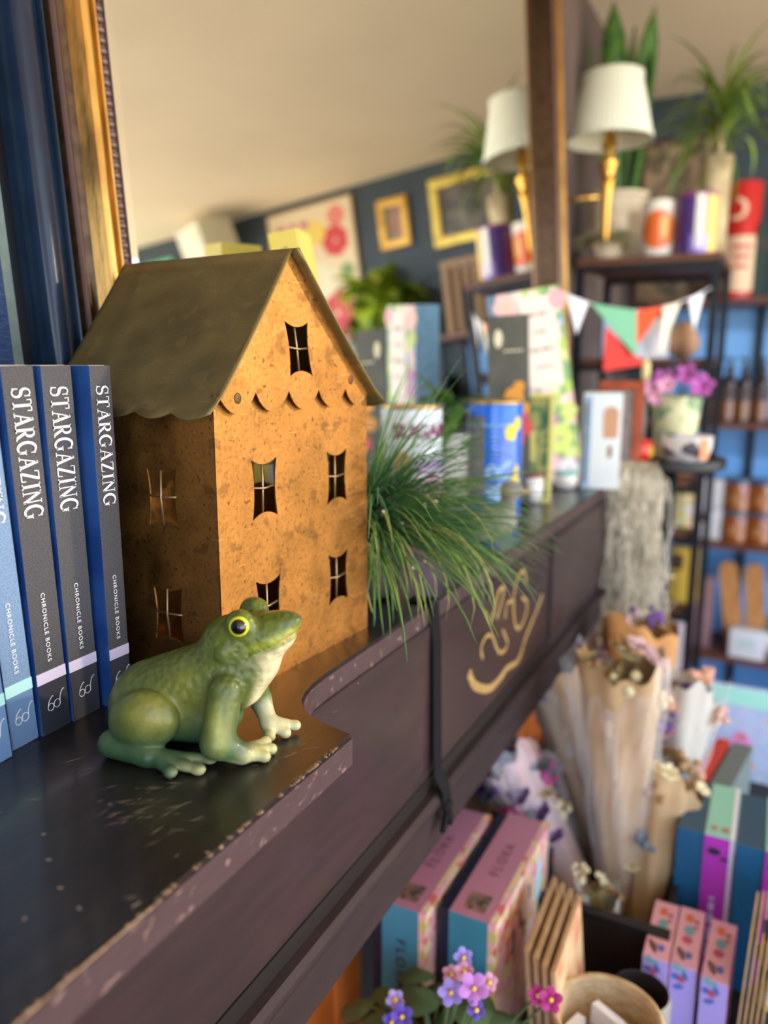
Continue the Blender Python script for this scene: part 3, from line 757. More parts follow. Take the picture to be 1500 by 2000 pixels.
def blob(b, cx, cy, rx, ry, n=18, wob=0.0, z=0.0, ph=0.0, rot=0.0):
    pts = [(0, 0)]
    for k in range(n):
        a = 2 * PI * k / n; q = 1 + wob * math.sin(5 * a + ph)
        pts.append((rx * q * math.cos(a), ry * q * math.sin(a)))
    c, s_ = math.cos(rot), math.sin(rot)
    b.add([(cx + x * c - y * s_, cy + x * s_ + y * c, z) for x, y in pts], [(0, 1 + k, 1 + (k + 1) % n) for k in range(n)])
    return b
def face_cam(p): return math.atan2(-p[1], -p[0])          # heading from p to the camera

def scribble(name, m, parent, M, w, h, seed=1):
    """a line of print too small to read: word-like dashes along local x"""
    q = random.Random(seed); b = MB(); x = -w / 2
    while x < w / 2:
        L = min(q.uniform(.6, 2.2) * h, w / 2 - x)
        if L > .2 * h: b.box((x, -h * .3, -.0002), (x + L, h * .3, .0002))
        x += L + h * .5
    return b.build(name, m, parent, M=M)
# tall yellow carton behind the house
m_yel = mat('yellow_cover', (236, 216, 108), 0.5, c2=(226, 204, 92), scale=12)
m_blu = mat('blue_print', (24, 62, 140), 0.5); m_dk = mat('dark_print', (40, 42, 50), 0.5)
yb = thing('carton', 'tall narrow yellow carton leaning towards the mirror behind the roof of the brass house', 'carton', (-.440, .72, MZ + .0030), rot=(0, R(-9.6), R(16)))
b = MB(); T_, D_, H_ = .032, .055, .357
b.box((0, 0, 0), (T_, .003, H_), 0, bev=.001); b.box((0, .001, 0), (.0025, D_, H_), 0); b.box((T_ - .0025, .001, 0), (T_, D_, H_), 0)
b.build('cover', m_yel, yb)
MB().box((.0025, .003, .003), (T_ - .0025, D_ - .003, H_ - .004)).build('pages', m_page, yb)
lettering('title', 'THE', .0100, m_dk, yb, frame_M((.0115, -.0004, H_ - .016), (0, 0, -1), (1, 0, 0)), space=1.5)
lettering('title', 'HI', .026, m_blu, yb, frame_M((.0080, -.0004, H_ - .046), (0, 0, -1), (1, 0, 0)), space=1.5)

# trailing grass in a pot
m_gra = mat('grass_blade', (58, 108, 68), 0.5, c2=(108, 146, 62), scale=14, lo=.35, hi=.68)
m_gr2 = mat('straw_blade', (150, 154, 84), 0.5)
m_pot = mat('black_pot', (22, 22, 24), 0.5); m_soil = mat('dark_soil', (40, 30, 24), 0.9)
m_bud = mat('pale_pink_bud', (236, 196, 190), 0.6)
gp = Vector((-.352, .640, MZ))
gr = thing('potted_grass', 'bushy green grass in a black pot spilling over the mantel edge beside the brass house', 'potted plant', gp)
MB().lathe([(.030, 0), (.036, .004), (.040, .060), (.043, .062), (.043, .070), (.037, .070), (.036, .058), (.001, .058)], 32, cap1=False).build('pot', m_pot, gr, auto=40)
MB().lathe([(.036, .056), (.02, .060), (.001, .061)], 24, cap0=False).build('soil', m_soil, gr)
rs = random.Random(11); b = MB(); bb = MB()
def blade(b, ang, L, up, droop, w, r0=.016):
    dx, dy = math.cos(ang), math.sin(ang); n = 9; P = []
    p = Vector((dx * rs.uniform(0, r0), dy * rs.uniform(0, r0), .058)); th = up; kink = rs.gauss(0, .18)
    for i in range(n + 1):
        P.append(p.copy()); st = L / n
        p = p + Vector((dx * math.cos(th) - dy * kink * i / n * .3, dy * math.cos(th) + dx * kink * i / n * .3, math.sin(th))) * st
        th -= droop / n * (0.4 + 1.2 * i / n)
        lim = gp + p
        if lim.x < -.283 and p.z < .004 and True: p.z = .004 + rs.uniform(0, .004); th = max(th, 0)
        if lim.x > -.283 and lim.x < -.268: p.z = max(p.z, .004)
        if lim.x < -.445: p.x = -.445 - gp.x
        if lim.y < .563 and lim.x < -.292: p.y = .563 - gp.y; 
    ws = [w * (1 - .15 * (i / n)) if i < n * .6 else w * (1 - ((i - n * .6) / (n * .4)) ** 1.5 * .9) for i in range(n + 1)]
    b.tube(P, ws, 4, flat=.35)
    return P
for i in range(760):
    a = rs.uniform(-1.55, 1.75) if rs.random() < .78 else rs.uniform(-3.1, 3.1)
    P = blade(b, a, rs.uniform(.09, .20), rs.uniform(.05, 1.25 if (a < .2 or rs.random() < .25) else .62), rs.uniform(.3, 1.9), rs.uniform(.0009, .0016))
b.build('grass_blades', m_gra, gr, smooth=True)
b = MB()
for i in range(46):
    blade(b, rs.uniform(-1.2, 1.0), rs.uniform(.11, .20), rs.uniform(.1, .9), rs.uniform(1.2, 2.9), rs.uniform(.0009, .0014))
for a, L in ((-.35, .19), (-.25, .20), (-.42, .17), (-.10, .18)): blade(b, a, L, .45, 2.9, .0014)
b.build('straw_blades', m_gr2, gr, smooth=True, label='yellowed trailing blades')
for i in range(22):
    a = rs.uniform(-1.3, 1.1); q = Vector((math.cos(a), math.sin(a), 0)) * rs.uniform(.04, .10); bb.ball((q.x, q.y, rs.uniform(.02, .11)), rs.uniform(.0012, .0026), 0, 8, 6)
o = bb.build('buds', m_bud, gr, smooth=True, label='pale pink buds'); o['kind'] = 'stuff'

# tins
m_rim = mat('gold_tin_rim', (214, 184, 120), .3, .8); m_tinw = mat('pale_printed_tin', (224, 232, 238), .35, coat=.3)
m_pnk = ramp_mat('pink_white_sprinkle_print', [(206, 128, 178), (222, 150, 196), (240, 232, 240), (190, 110, 168), (232, 214, 236)], 130, .4)
m_pur = mat('plum_print', (150, 58, 110), .4); m_prp = mat('lilac_print', (196, 160, 220), .4)
def tin(name, label, loc, r, h, m):
    t = thing(name, label, 'tin', loc)
    MB().lathe([(r * .98, 0), (r, .002), (r, h - .002), (r * .985, h)], 48).build('body', m, t, auto=40)
    for z in (0.0, h - .004): MB().lathe([(r + .0002, z), (r + .0012, z + .001), (r + .0012, z + .004), (r - .003, z + .005)], 48, cap0=False, cap1=False).build('rim', m_rim, t, auto=50)
    MB().lathe([(r - .004, h + .0002), (.001, h + .0006)], 40, cap0=False).build('lid', m_rim, t)
    return t
p = (-.432, .925, MZ); s = tin('tin', 'round white and pink tin lettered SUGAR behind the grass', p, .0405, .168, m_tinw); a = face_cam(p)
wrapped('lower_print', patch(.19, .072, 24, 0, 0), m_pnk, s, .0405, a, .047, 'pink sprinkle print')
wrapped('band', patch(.16, .016, 24, 0, 0), m_prp, s, .0410, a, .092, 'lilac band')
wrap_text('lettering', 'SUGAR', .025, mat('dark_plum_print', (126, 30, 84), .5), s, .0414, a + .36, .128)
b = MB(); blob(b, 0, 0, .012, .016, 16, .1); wrapped('printed_biscuit', b, mat('tan_print', (206, 158, 112), .5), s, .0414, a - .25, .095)
m_can = mat('cobalt_blue_tin', (0, 104, 226), .22, coat=.6); m_gry = ramp_mat('grey_small_print', [(120, 116, 122), (140, 136, 140), (100, 98, 106)], 500, .5)
m_lbl = mat('light_blue_print', (150, 196, 236), .4); m_lem = mat('lemon_yellow_print', (236, 214, 40), .4); m_tan = mat('beige_stripe', (206, 180, 150), .4)
p = (-.362, 1.050, MZ); s = tin('tin', 'bright cobalt blue tin with lemon print behind the stone duck', p, .0410, .170, m_can); a = face_cam(p)
wrapped('seam_panel', patch(.026, .125, 8), m_gry, s, .0410, a - .58, .088, 'grey small print panel')
wrapped('seam_stripe', patch(.006, .155, 3), m_tan, s, .0412, a - .98, .082, 'beige stripe')
wrapped('hairline', patch(.10, .0016, 20), m_lbl, s, .0411, a, .138)
wrap_text('lettering', 'AR', .046, m_lbl, s, .0412, a + .56, .060, vert=True)
b = MB(); pass
for cx, cy, rx, ry in ((0, 0, .010, .012), (.012, .012, .007, .010), (.010, -.075, .010, .020), (-.004, -.092, .008, .007), (.012, -.055, .005, .011)):
    b = MB(); blob(b, cx, cy, rx, ry, 16, .1); wrapped('printed_lemon', b, m_lem, s, .0415, a + .62, .128)
b = MB(); blob(b, -.012, -.010, .014, .009, 14, .2); blob(b, .004, -.030, .012, .008, 14, .2); wrapped('printed_drips', b, m_lbl, s, .0414, a + .45, .052)

# stone duck
m_stone = mat('grey_stone', (146, 142, 132), .8, c2=(112, 106, 92), scale=40, bump=.2)
def duck_f(X, Y, Z):
    D = s_el((0, 0, 26), (34, 20, 22), R(-8))(X, Y, Z)
    D = smin(D, s_rc((20, 0, 34), 14, (25, 0, 62), 9)(X, Y, Z), 8); D = smin(D, s_el((27, 0, 70), (14, 12, 12))(X, Y, Z), 4)
    D = smin(D, s_rc((36, 0, 68), 4.5, (50, 0, 67), 2.4)(X, Y, Z), 3); D = smin(D, s_rc((-24, 0, 34), 8, (-40, 0, 44), 3)(X, Y, Z), 8)
    return np.maximum(D, -Z)
V2, F2 = surface_nets(duck_f, (-50, -28, -3), (58, 28, 90), 2.2)
me = bpy.data.meshes.new('body'); me.from_pydata([tuple(q * .001) for q in V2], [], F2)
for q in me.polygons: q.use_smooth = True
bm = bmesh.new(); bm.from_mesh(me); bmesh.ops.recalc_face_normals(bm, faces=bm.faces[:]); bm.to_mesh(me); bm.free(); me.materials.append(m_stone)
du = thing('duck', 'grey stone duck figure standing between the grass and the blue tin', 'duck figurine', (-.310, .888, MZ), R(25)); link('body', me, du)
m_bk = mat('mustard_beak', (188, 160, 84), .7); b = MB().lathe([(.0002, .0165), (.0026, .012), (.0044, .004), (.0048, -.001)], 14, cap0=False)
b.build('beak', m_bk, du, smooth=True, M=Matrix.Translation((.0375, 0, .0678)) @ Matrix.Rotation(R(92), 4, 'Y') @ Matrix.Diagonal((.7, 1, 1, 1)))

# leafy pot between the tins
m_leaf = mat('deep_green_leaf', (48, 92, 44), .45, c2=(104, 138, 60), scale=25); m_gpot = mat('pale_grey_pot', (186, 186, 178), .6)
def leaf(b, c, d, L, w, up=.3, curl=.5, n=6):
    """pointed leaf from c along heading d"""
    d = Vector(d).normalized(); sd = Vector((-d.y, d.x, 0)); sd = sd.normalized() if sd.length > .01 else Vector((1, 0, 0)); vs = []; fs = []
    p = Vector(c); th = up
    h = Vector((d.x, d.y, 0)); h = h.normalized() if h.length > .01 else Vector((1, 0, 0))
    for i in range(n + 1):
        s_ = i / n; ww = w * math.sin(PI * (0.06 + .94 * s_) ** .8) * .5 if i < n else .0002
        vs += [p - sd * ww + Vector((0, 0, ww * .35)), p.copy(), p + sd * ww + Vector((0, 0, ww * .35))]
        p = p + (h * math.cos(th) + Vector((0, 0, math.sin(th)))) * (L / n); th -= curl / n
    for i in range(n): fs += [(3 * i, 3 * i + 3, 3 * i + 4, 3 * i + 1), (3 * i + 1, 3 * i + 4, 3 * i + 5, 3 * i + 2)]
    b.add(vs, fs)
def leafy(name, label, cat, loc, r, h, mp, ml, n, L, w, top=.02, seed=1, up=(.0, 1.2), curl=(.5, 1.6)):
    t = thing(name, label, cat, loc); q = random.Random(seed)
    MB().lathe([(r * .75, 0), (r * .8, .002), (r, h - .006), (r * 1.06, h - .005), (r * 1.06, h), (r * .9, h), (r * .88, h - .008), (.001, h - .008)], 28, cap1=False).build('pot', mp, t, auto=40)
    b = MB()
    for i in range(n):
        a = q.uniform(0, 2 * PI); z = h + q.uniform(-.004, top); r0 = q.uniform(0, r * .6)
        leaf(b, (r0 * math.cos(a), r0 * math.sin(a), z), (math.cos(a), math.sin(a), 0), q.uniform(.6, 1.1) * L, q.uniform(.7, 1.1) * w, q.uniform(*up), q.uniform(*curl))
    b.build('leaves', ml, t, smooth=True)
    b = MB()
    for i in range(7):
        a = q.uniform(0, 6.3); b.tube([(0, 0, h - .01), (.3 * r * math.cos(a), .3 * r * math.sin(a), h + top * .5), (.5 * r * math.cos(a), .5 * r * math.sin(a), h + top)], .0012, 5)
    b.build('stems', ml, t); return t
leafy('potted_plant', 'small leafy plant in a pale grey pot between the SUGAR tin and the blue tin', 'potted plant', (-.418, 1.030, MZ), .036, .125, m_gpot, m_leaf, 34, .06, .022, .05, 5)

# small frames, cards, pots near the far end
def frame_thing(label, x, y, w, h, rw, mf, mp, rz, lean, cat='picture frame', dep=.012, z=MZ):
    t = thing('framed_picture', label, cat, (x, y, z + .0004), rot=(R(-lean), 0, rz))
    b = MB()
    for lo, hi in (((-w / 2, 0, 0), (w / 2, dep, rw)), ((-w / 2, 0, h - rw), (w / 2, dep, h)), ((-w / 2, 0, rw), (-w / 2 + rw, dep, h - rw)), ((w / 2 - rw, 0, rw), (w / 2, dep, h - rw))): b.box(lo, hi, 0, bev=min(.002, rw * .2))
    b.build('frame', mf, t)
    MB().box((-w / 2 + rw * .9, dep * .45, rw * .9), (w / 2 - rw * .9, dep * .9, h - rw * .9)).build('picture', mp, t)
    return t
m_yfr = mat('pale_yellow_frame', (222, 212, 120), .5); m_meadow = ramp_mat('green_gold_landscape', [(34, 84, 62), (70, 118, 70), (176, 172, 84), (60, 110, 70), (120, 140, 70)], 34, .5, 'noise')
fy = frame_thing('pale yellow frame with a green landscape print behind the blue tin', -.351, 1.205, .066, .176, .007, m_yfr, m_meadow, R(14), 7)
MB().box((-.006, .012, .0), (.006, .0135, .12), 0, Matrix.Translation((0, 0, .045)) @ Matrix.Rotation(R(18), 4, 'X') @ Matrix.Translation((0, 0, -.05))).build('easel_strut', m_yfr, fy)
m_rust = mat('rust_red_wood', (176, 78, 38), .5, c2=(150, 62, 30), scale=30); m_dim = ramp_mat('muted_mauve_picture', [(120, 108, 104), (150, 136, 128), (96, 90, 86)], 30, .5, 'noise')
frame_thing('rust red wooden frame behind the white tin with the ice lolly', -.268, 1.490, .082, .192, .017, m_rust, m_dim, R(6), 8)
m_wcer = mat('white_ceramic', (232, 226, 216), .35, coat=.3); m_brim = mat('rust_glaze', (132, 66, 38), .4); m_teal2 = mat('sea_green_glaze', (110, 178, 168), .4); m_org = mat('orange_glaze', (226, 138, 84), .45)
def bowlet(name, label, loc, r, h, m, m2, cat):
    t = thing(name, label, cat, loc)
    MB().lathe([(r * .7, 0), (r * .92, .004), (r, h * .5), (r * .97, h), (r * .88, h), (r * .86, .008), (.001, .006)], 28, cap1=False).build('body', m, t, auto=50)
    MB().lathe([(r * .985, h - .007), (r * 1.0, h - .001), (r * .93, h + .001), (r * .86, h - .004)], 28, cap0=False, cap1=False).build('glazed_rim', m2, t, auto=50)
    return t
q = flr(1046, 985, MZ); bowlet('pot', 'small white pot with a rust brown rim in front of the yellow frame', (q.x - .012, q.y + .02, MZ), .0185, .048, m_wcer, m_brim, 'pot')
q = flr(1098, 955, MZ); bowlet('bowl', 'small white and sea green bowl right of the rust rimmed pot', (q.x, q.y + .012, MZ), .024, .032, m_wcer, m_teal2, 'bowl')
q = flr(1140, 950, MZ); bowlet('bowl', 'small white and orange bowl at the foot of the ice lolly tin', (q.x, q.y + .01, MZ), .019, .028, m_wcer, m_org, 'bowl')
m_icy = mat('ice_white_tin', (228, 236, 236), .35, coat=.3); m_sky = mat('pale_blue_panel', (150, 182, 212), .4); m_slate = ramp_mat('slate_small_print', [(84, 100, 116), (110, 128, 146), (70, 84, 98)], 300, .5); m_lolly = mat('peach_print', (214, 160, 120), .5); m_stick = mat('brown_print', (150, 100, 56), .5)
it = thing('tin', 'tall white tin printed with a peach ice lolly near the far end of the mantel', 'tin', (-.281, 1.415, MZ), R(14))
MB().box((-.037, -.020, 0), (.030, .020, .172), 0, bev=.005).build('body', m_icy, it, auto=40)
b = MB(); b.box((-.0345, -.0206, .004), (-.022, -.0199, .166)); b.build('blue_panel', m_sky, it)
b = MB(); b.box((-.0335, -.0211, .012), (-.0275, -.0205, .156)); b.build('small_print', m_slate, it)
b = MB(); pts = [(-.012, .0)] + [(.013 * math.cos(a), .044 + .012 * math.sin(a)) for a in [PI - PI * k / 10 for k in range(11)]] + [(.012, .0)]
b.prism([(x + .011, z + .092) for x, z in pts], -.0210, -.0199, 'y'); b.build('printed_lolly', m_lolly, it)
MB().box((.0080, -.0210, .058), (.0150, -.0199, .078)).build('printed_stick', m_stick, it)
# floral journal
m_flo = ramp_mat('garden_flower_print', [(176, 206, 92), (128, 176, 96), (238, 190, 190), (214, 226, 140), (150, 196, 214), (232, 216, 200), (120, 170, 110), (196, 120, 170)], 62, .5)
m_lbs = mat('sky_blue_spine', (140, 190, 228), .5, c2=(124, 172, 212), scale=60); m_crm = mat('cream_label', (238, 226, 212), .6); m_txt = mat('grey_print', (150, 130, 124), .6)
fj = thing('book', 'tall upright book with a garden flower cover and sky blue spine', 'book', (-.352, 1.362, MZ + .0130), rot=(R(-2), R(-10), R(38)))
MB().box((-.058, 0, 0), (.058, .050, .338), 0, bev=.001).build('cover', m_flo, fj)
MB().box((-.0584, -.0004, 0), (-.057, .0504, .338)).build('spine', m_lbs, fj)
MB().box((-.020, -.0010, .170), (.044, -.0004, .325)).build('title_label', m_crm, fj)
for k, (wd, sz) in enumerate(((.040, .008), (.026, .007), (.046, .008), (.034, .006))): scribble('small_print', m_txt, fj, frame_M((.012, -.0014, .295 - k * .030), (1, 0, 0), (0, 0, 1)), wd, sz, k)
for (px, pz, r_, c) in ((-.045, .315, .020, (240, 190, 178)), (.050, .315, .016, (240, 170, 176)), (-.040, .21, .012, (200, 120, 170)), (.02, .075, .026, (206, 222, 110)), (-.03, .06, .022, (222, 228, 232)), (.045, .12, .016, (210, 222, 120)), (.03, .02, .018, (226, 222, 226)), (-.05, .28, .013, (206, 216, 90))):
    b = MB()
    for k in range(6): b.ball((px + r_ * .62 * math.cos(k * PI / 3), -.0008, pz + r_ * .62 * math.sin(k * PI / 3)), (r_ * .5, .0005, r_ * .5), 0, 10, 4)
    b.build('printed_flower', mat('petal_%d_%d_%d' % c, c, .5), fj)
# dark card with bright flowers
m_char = mat('charcoal_card', (98, 98, 88), .6, c2=(80, 80, 74), scale=20); m_of = mat('orange_petal', (240, 164, 60), .5); m_rf = mat('coral_petal', (226, 84, 84), .5); m_cw = mat('cream_petal', (240, 234, 200), .5)
dc = thing('card', 'charcoal card with orange and coral flowers leaning left of the garden flower book', 'card', (-.380, 1.190, MZ + .0003), rot=(R(-5), R(-3), R(12)))
MB().box((-.031, 0, 0), (.034, .004, .298)).build('sheet', m_char, dc)
b = MB(); b.box((-.031, .0042, 0), (.034, .0056, .298)); b.build('backing', mat('navy_card', (26, 46, 88), .6), dc, label='navy backing')
for mm, spots in ((m_of, ((.010, .170, .016), (.022, .150, .013), (.004, .135, .014), (.018, .185, .010))), (m_rf, ((.026, .120, .014), (.014, .100, .012), (.024, .138, .010))), (m_cw, ((-.014, .262, .010),))):
    b = MB()
    for px, pz, r_ in spots: b.ball((px, -.0004, pz), (r_ * (.7 if mm is m_cw else 1), .0006, r_ * (1.5 if mm is m_cw else 1)), 0, 12, 4)
    b.build('printed_flower', mm, dc)
scribble('small_print', m_cw, dc, frame_M((.010, -.0006, .242), (1, 0, 0), (0, 0, 1)), .030, .005, 3)
m_pb = mat('pale_blue_paper', (168, 206, 240), .6); m_wp = mat('white_paper', (238, 236, 240), .6)
# ------------------------------------------------------------------ wall lamp beyond the mirror
m_brass = mat('polished_brass', (214, 166, 78), .25, .9); m_shade = mat('pleated_white_shade', (214, 217, 198), .8, sub=.0)
ls = at(1190, 290, 2.12); lp = thing('wall_lamp', 'brass wall lamp with a pleated white shade right of the mirror', 'lamp', (XW, ls.y, 1.79))
sx = ls.x - XW; zb = at(1192, 276, 2.12).z - 1.79; zt = at(1200, 146, 2.12).z - 1.79
b = MB(); n = 96; rb_, rt_ = .106, .075; vs = []; fs = []
for i, (z, r_) in enumerate(((zb, rb_), (zb + .012, rb_ - .002), (zb + .013, rb_ - .0055), (zt - .011, rt_ - .0035), (zt - .010, rt_), (zt, rt_))):
    for k in range(n):
        a = 2 * PI * k / n; q = r_ * (1 + (.018 if 2 <= i <= 3 and k % 2 else 0)); vs.append((sx + q * math.cos(a), q * math.sin(a), z))
for i in range(5): fs += [(i * n + k, i * n + (k + 1) % n, (i + 1) * n + (k + 1) % n, (i + 1) * n + k) for k in range(n)]
o = b.add(vs, fs).build('lamp_shade', m_shade, lp, auto=25); md = o.modifiers.new('thickness', 'SOLIDIFY'); md.thickness = .002; md.offset = -1
MB().lathe([(.004, -.058), (.0085, -.05), (.012, .05), (.0165, .085), (.019, .09), (.0165, .095), (.019, .115), (.025, .125), (.024, .135), (.014, .14), (.012, .165), (.020, .168), (.020, .172), (.012, .20), (.012, .25)], 24, c=(sx, 0, 0)).build('stem', m_brass, lp, auto=40)
b = MB(); b.tube([(.004, 0, .052), (sx - .008, 0, .052)], .0055, 12); b.ball((.058, 0, .052), .012, 0, 16, 10); b.build('arm', m_brass, lp, smooth=True)
MB().lathe([(.001, .012), (.014, .010), (.024, .006), (.030, 0.0)], 28, cap0=False).build('wall_plate', m_brass, lp, auto=40, M=Matrix.Translation((.0005, 0, .052)) @ Matrix.Rotation(PI / 2, 4, 'Y'))
b = MB(); b.tube([(sx + (rb_ - .02) * math.cos(a), (rb_ - .02) * math.sin(a), zb + .03) for a in (0, PI)], .0015, 6); b.tube([(sx, -(rb_ - .02), zb + .03), (sx, rb_ - .02, zb + .03)], .0015, 6); b.build('shade_carrier', m_brass, lp)

# ------------------------------------------------------------------ black metal etagere in the corner
m_iron = mat('black_iron', (20, 22, 28), .45, .3); m_wood = mat('walnut_board', (104, 62, 38), .5, c2=(76, 44, 28), scale=18, stretch=(1, 6, 6))
EX0, EX1, EY0, EY1 = -.545, -.185, 2.30, 2.68
et = thing('etagere', 'black iron shelving rack with walnut boards in the corner beyond the mantel', 'shelf rack', ((EX0 + EX1) / 2, (EY0 + EY1) / 2, 0))
for x_ in (EX0, EX1):
    for y_ in (EY0, EY1): wb(MB().box((x_ - .0105, y_ - .0105, 0), (x_ + .0105, y_ + .0105, 1.70)), 'post', m_iron, et)
EZ = [.14, .45, .713, .94, 1.088, 1.425, 1.70]
for z in EZ:
    wb(MB().box((EX0 - .004 if z > 1.6 else EX0 + .011, EY0 - (.012 if z > 1.6 else -.011), z - .008), (EX1 + .012 if z > 1.6 else EX1 - .011, EY1 + (.012 if z > 1.6 else -.011), z + .012)), 'board', m_wood, et)
    for y_ in (EY0, EY1): wb(MB().box((EX0, y_ - .009, z - .024), (EX1, y_ + .009, z - .008)), 'crossbar', m_iron, et)
ZT = 1.712
# bunting
m_bg = mat('sage_felt', (110, 168, 132), .8); m_br = mat('red_felt', (206, 52, 42), .8); m_bo = mat('orange_red_felt', (226, 74, 24), .8); m_bc = mat('cream_felt', (226, 218, 186), .8); m_bw = mat('white_lace', (232, 232, 236), .8)
P0, P1 = Vector((-.473, 1.80, 1.585)), Vector((EX1 - .01, EY0 - .012, 1.62))
bu = thing('bunting', 'felt bunting of green, red and cream pennants strung from the mirror to the iron rack', 'bunting', P0)
def bp_(t): q = P0.lerp(P1, t); q.z -= .050 * 4 * t * (1 - t); return q - P0
MBs = MB(); MBs.tube([bp_(i / 20) for i in range(21)], .0014, 6); MBs.build('string', m_bw, bu)
for t0, t1, dr, mm, sk in ((.05, .17, .08, m_bw, 0), (.19, .48, .120, m_bg, .05), (.48, .66, .105, m_bo, -.03), (.66, .78, .13, m_bc, -.02), (.84, .95, .09, m_bw, 0)):
    a, c_ = bp_(t0), bp_(t1); m_ = (a + c_) / 2 + Vector((sk, sk, -dr)); b = MB(); nrm = Vector((.6, -.5, 0)).normalized() * .0015
    b.add([a, c_, m_, a + nrm, c_ + nrm, m_ + nrm], [(0, 2, 1), (3, 4, 5), (0, 1, 4, 3), (1, 2, 5, 4), (2, 0, 3, 5)]); b.build('pennant', mm, bu)
a, c_ = bp_(.28), bp_(.56); b = MB(); nrm = Vector((.6, -.5, 0)).normalized() * .003
T3 = [a + Vector((0, 0, -.045)), a + Vector((.0, 0, -.150)), c_ + Vector((0, 0, -.135)), ]
b.add([q + nrm for q in T3] + [q + nrm * 1.6 for q in T3], [(0, 1, 2), (3, 5, 4), (0, 2, 5, 3), (2, 1, 4, 5), (1, 0, 3, 4)]); b.build('pennant', m_br, bu)
b = MB(); b.tube([bp_(.29), bp_(.29) + Vector((0, 0, -.050)) + nrm], .0012, 5); b.build('thread', m_bw, bu)

# plants on top of the rack
m_cpot = mat('cream_pot', (212, 194, 164), .6, c2=(190, 170, 140), scale=14); m_snk = mat('snake_leaf', (74, 118, 40), .45, c2=(44, 84, 36), scale=28, stretch=(1, 1, 4))
q = at(1210, 400, 2.50); sp_ = thing('snake_plant', 'snake plant with upright blades in a cream pot on top of the iron rack', 'potted plant', (q.x - .005, 2.50, ZT))
MB().lathe([(.055, 0), (.064, .006), (.082, .10), (.084, .19), (.090, .192), (.090, .205), (.078, .205), (.074, .18), (.001, .175)], 32, cap1=False).build('pot', m_cpot, sp_, auto=40)
for i, (dx, dy, H2, w2, ax) in enumerate(((-.012, 0, .57, .034, -.03), (.022, .01, .54, .032, .05), (.005, .028, .50, .028, .01), (-.030, -.012, .46, .026, -.08), (.034, -.012, .42, .026, .04))):
    b = MB(); n_ = 12; vs = []; fs = []
    for k in range(n_ + 1):
        s_ = k / n_; ww = w2 * (.75 + .35 * math.sin(PI * s_ * .8)) * (1 if s_ < .8 else max(.02, 1 - ((s_ - .8) / .2) ** 1.4)); tw = .5 * i + .4 * s_; cx = dx + ax * s_; cz = .17 + H2 * s_
        vs += [(cx - ww * math.cos(tw), dy - ww * math.sin(tw), cz), (cx + .006 * math.sin(tw), dy - .006 * math.cos(tw), cz), (cx + ww * math.cos(tw), dy + ww * math.sin(tw), cz)]
    for k in range(n_): fs += [(3 * k, 3 * k + 1, 3 * k + 4, 3 * k + 3), (3 * k + 1, 3 * k + 2, 3 * k + 5, 3 * k + 4)]
    o = b.add(vs, fs).build('leaf', m_snk, sp_, smooth=True); md = o.modifiers.new('thickness', 'SOLIDIFY'); md.thickness = .003
# grey stringy plant
m_moss = mat('grey_green_moss', (164, 158, 134), .85, c2=(128, 126, 102), scale=30); m_moss2 = mat('olive_strings', (140, 132, 92), .85, c2=(106, 102, 70), scale=30)
def strands(name, parent, n, fx, seed, m, r=.0016):
    q = random.Random(seed); b = MB()
    for i in range(n): b.tube(fx(q), [r, r, r, r * .8, r * .4][:5] if False else r, 4)
    o = b.build(name, m, parent); o['kind'] = 'stuff'; return o
def tuft(q):
    a = q.uniform(0, 6.28); L = q.uniform(.03, .085); P = [Vector((.02 * math.cos(a), .02 * math.sin(a), .055))]
    d = Vector((math.cos(a), math.sin(a), q.uniform(.2, 1.6))).normalized()
    for k in range(4): P.append(P[-1] + d * L / 4); d = (d + Vector((q.gauss(0, .3), q.gauss(0, .3), -.55))).normalized()
    P = [Vector((p_.x, p_.y, max(p_.z, .004))) for p_ in P]; return P
q = at(1180, 505, 2.36); aw = thing('air_plant', 'tangled olive grey string plant in a small dish beside the wall lamp', 'potted plant', (q.x, 2.365, ZT))
MB().lathe([(.03, 0), (.042, .03), (.045, .05), (.040, .05), (.036, .03), (.001, .028)], 24, cap1=False).build('dish', m_cpot, aw, auto=40)
strands('strings', aw, 230, tuft, 4, m_moss2, .0016)
# dracaena in a bark vase
m_bark = mat('pale_bark', (200, 184, 142), .8, c2=(150, 130, 92), scale=24, stretch=(1, 1, .5), bump=.4); m_drc = mat('dracaena_leaf', (96, 132, 48), .45, c2=(128, 140, 60), scale=10)
q = at(1397, 400, 2.60); dv = thing('spiky_plant', 'spiky dracaena in a tall pale bark vase on the iron rack', 'potted plant', (q.x, 2.58, ZT))
MB().lathe([(.036, 0), (.040, .05), (.037, .14), (.040, .24), (.043, .30), (.036, .30), (.034, .2), (.001, .19)], 24, cap1=False).build('vase', m_bark, dv, smooth=True)
MB().tube([(0, 0, .2), (.004, 0, .32), (0, .004, .40)], .010, 8).build('stem', m_bark, dv)
b = MB(); q_ = random.Random(8)
for i in range(85):
    a = q_.uniform(0, 6.28); leaf(b, (0, 0, .30 + .12 * q_.random()), (math.cos(a), math.sin(a), 0), q_.uniform(.16, .36), q_.uniform(.010, .018), q_.uniform(.2, 1.5), q_.uniform(1.0, 3.0), 8)
b.build('leaves', m_drc, dv, smooth=True)
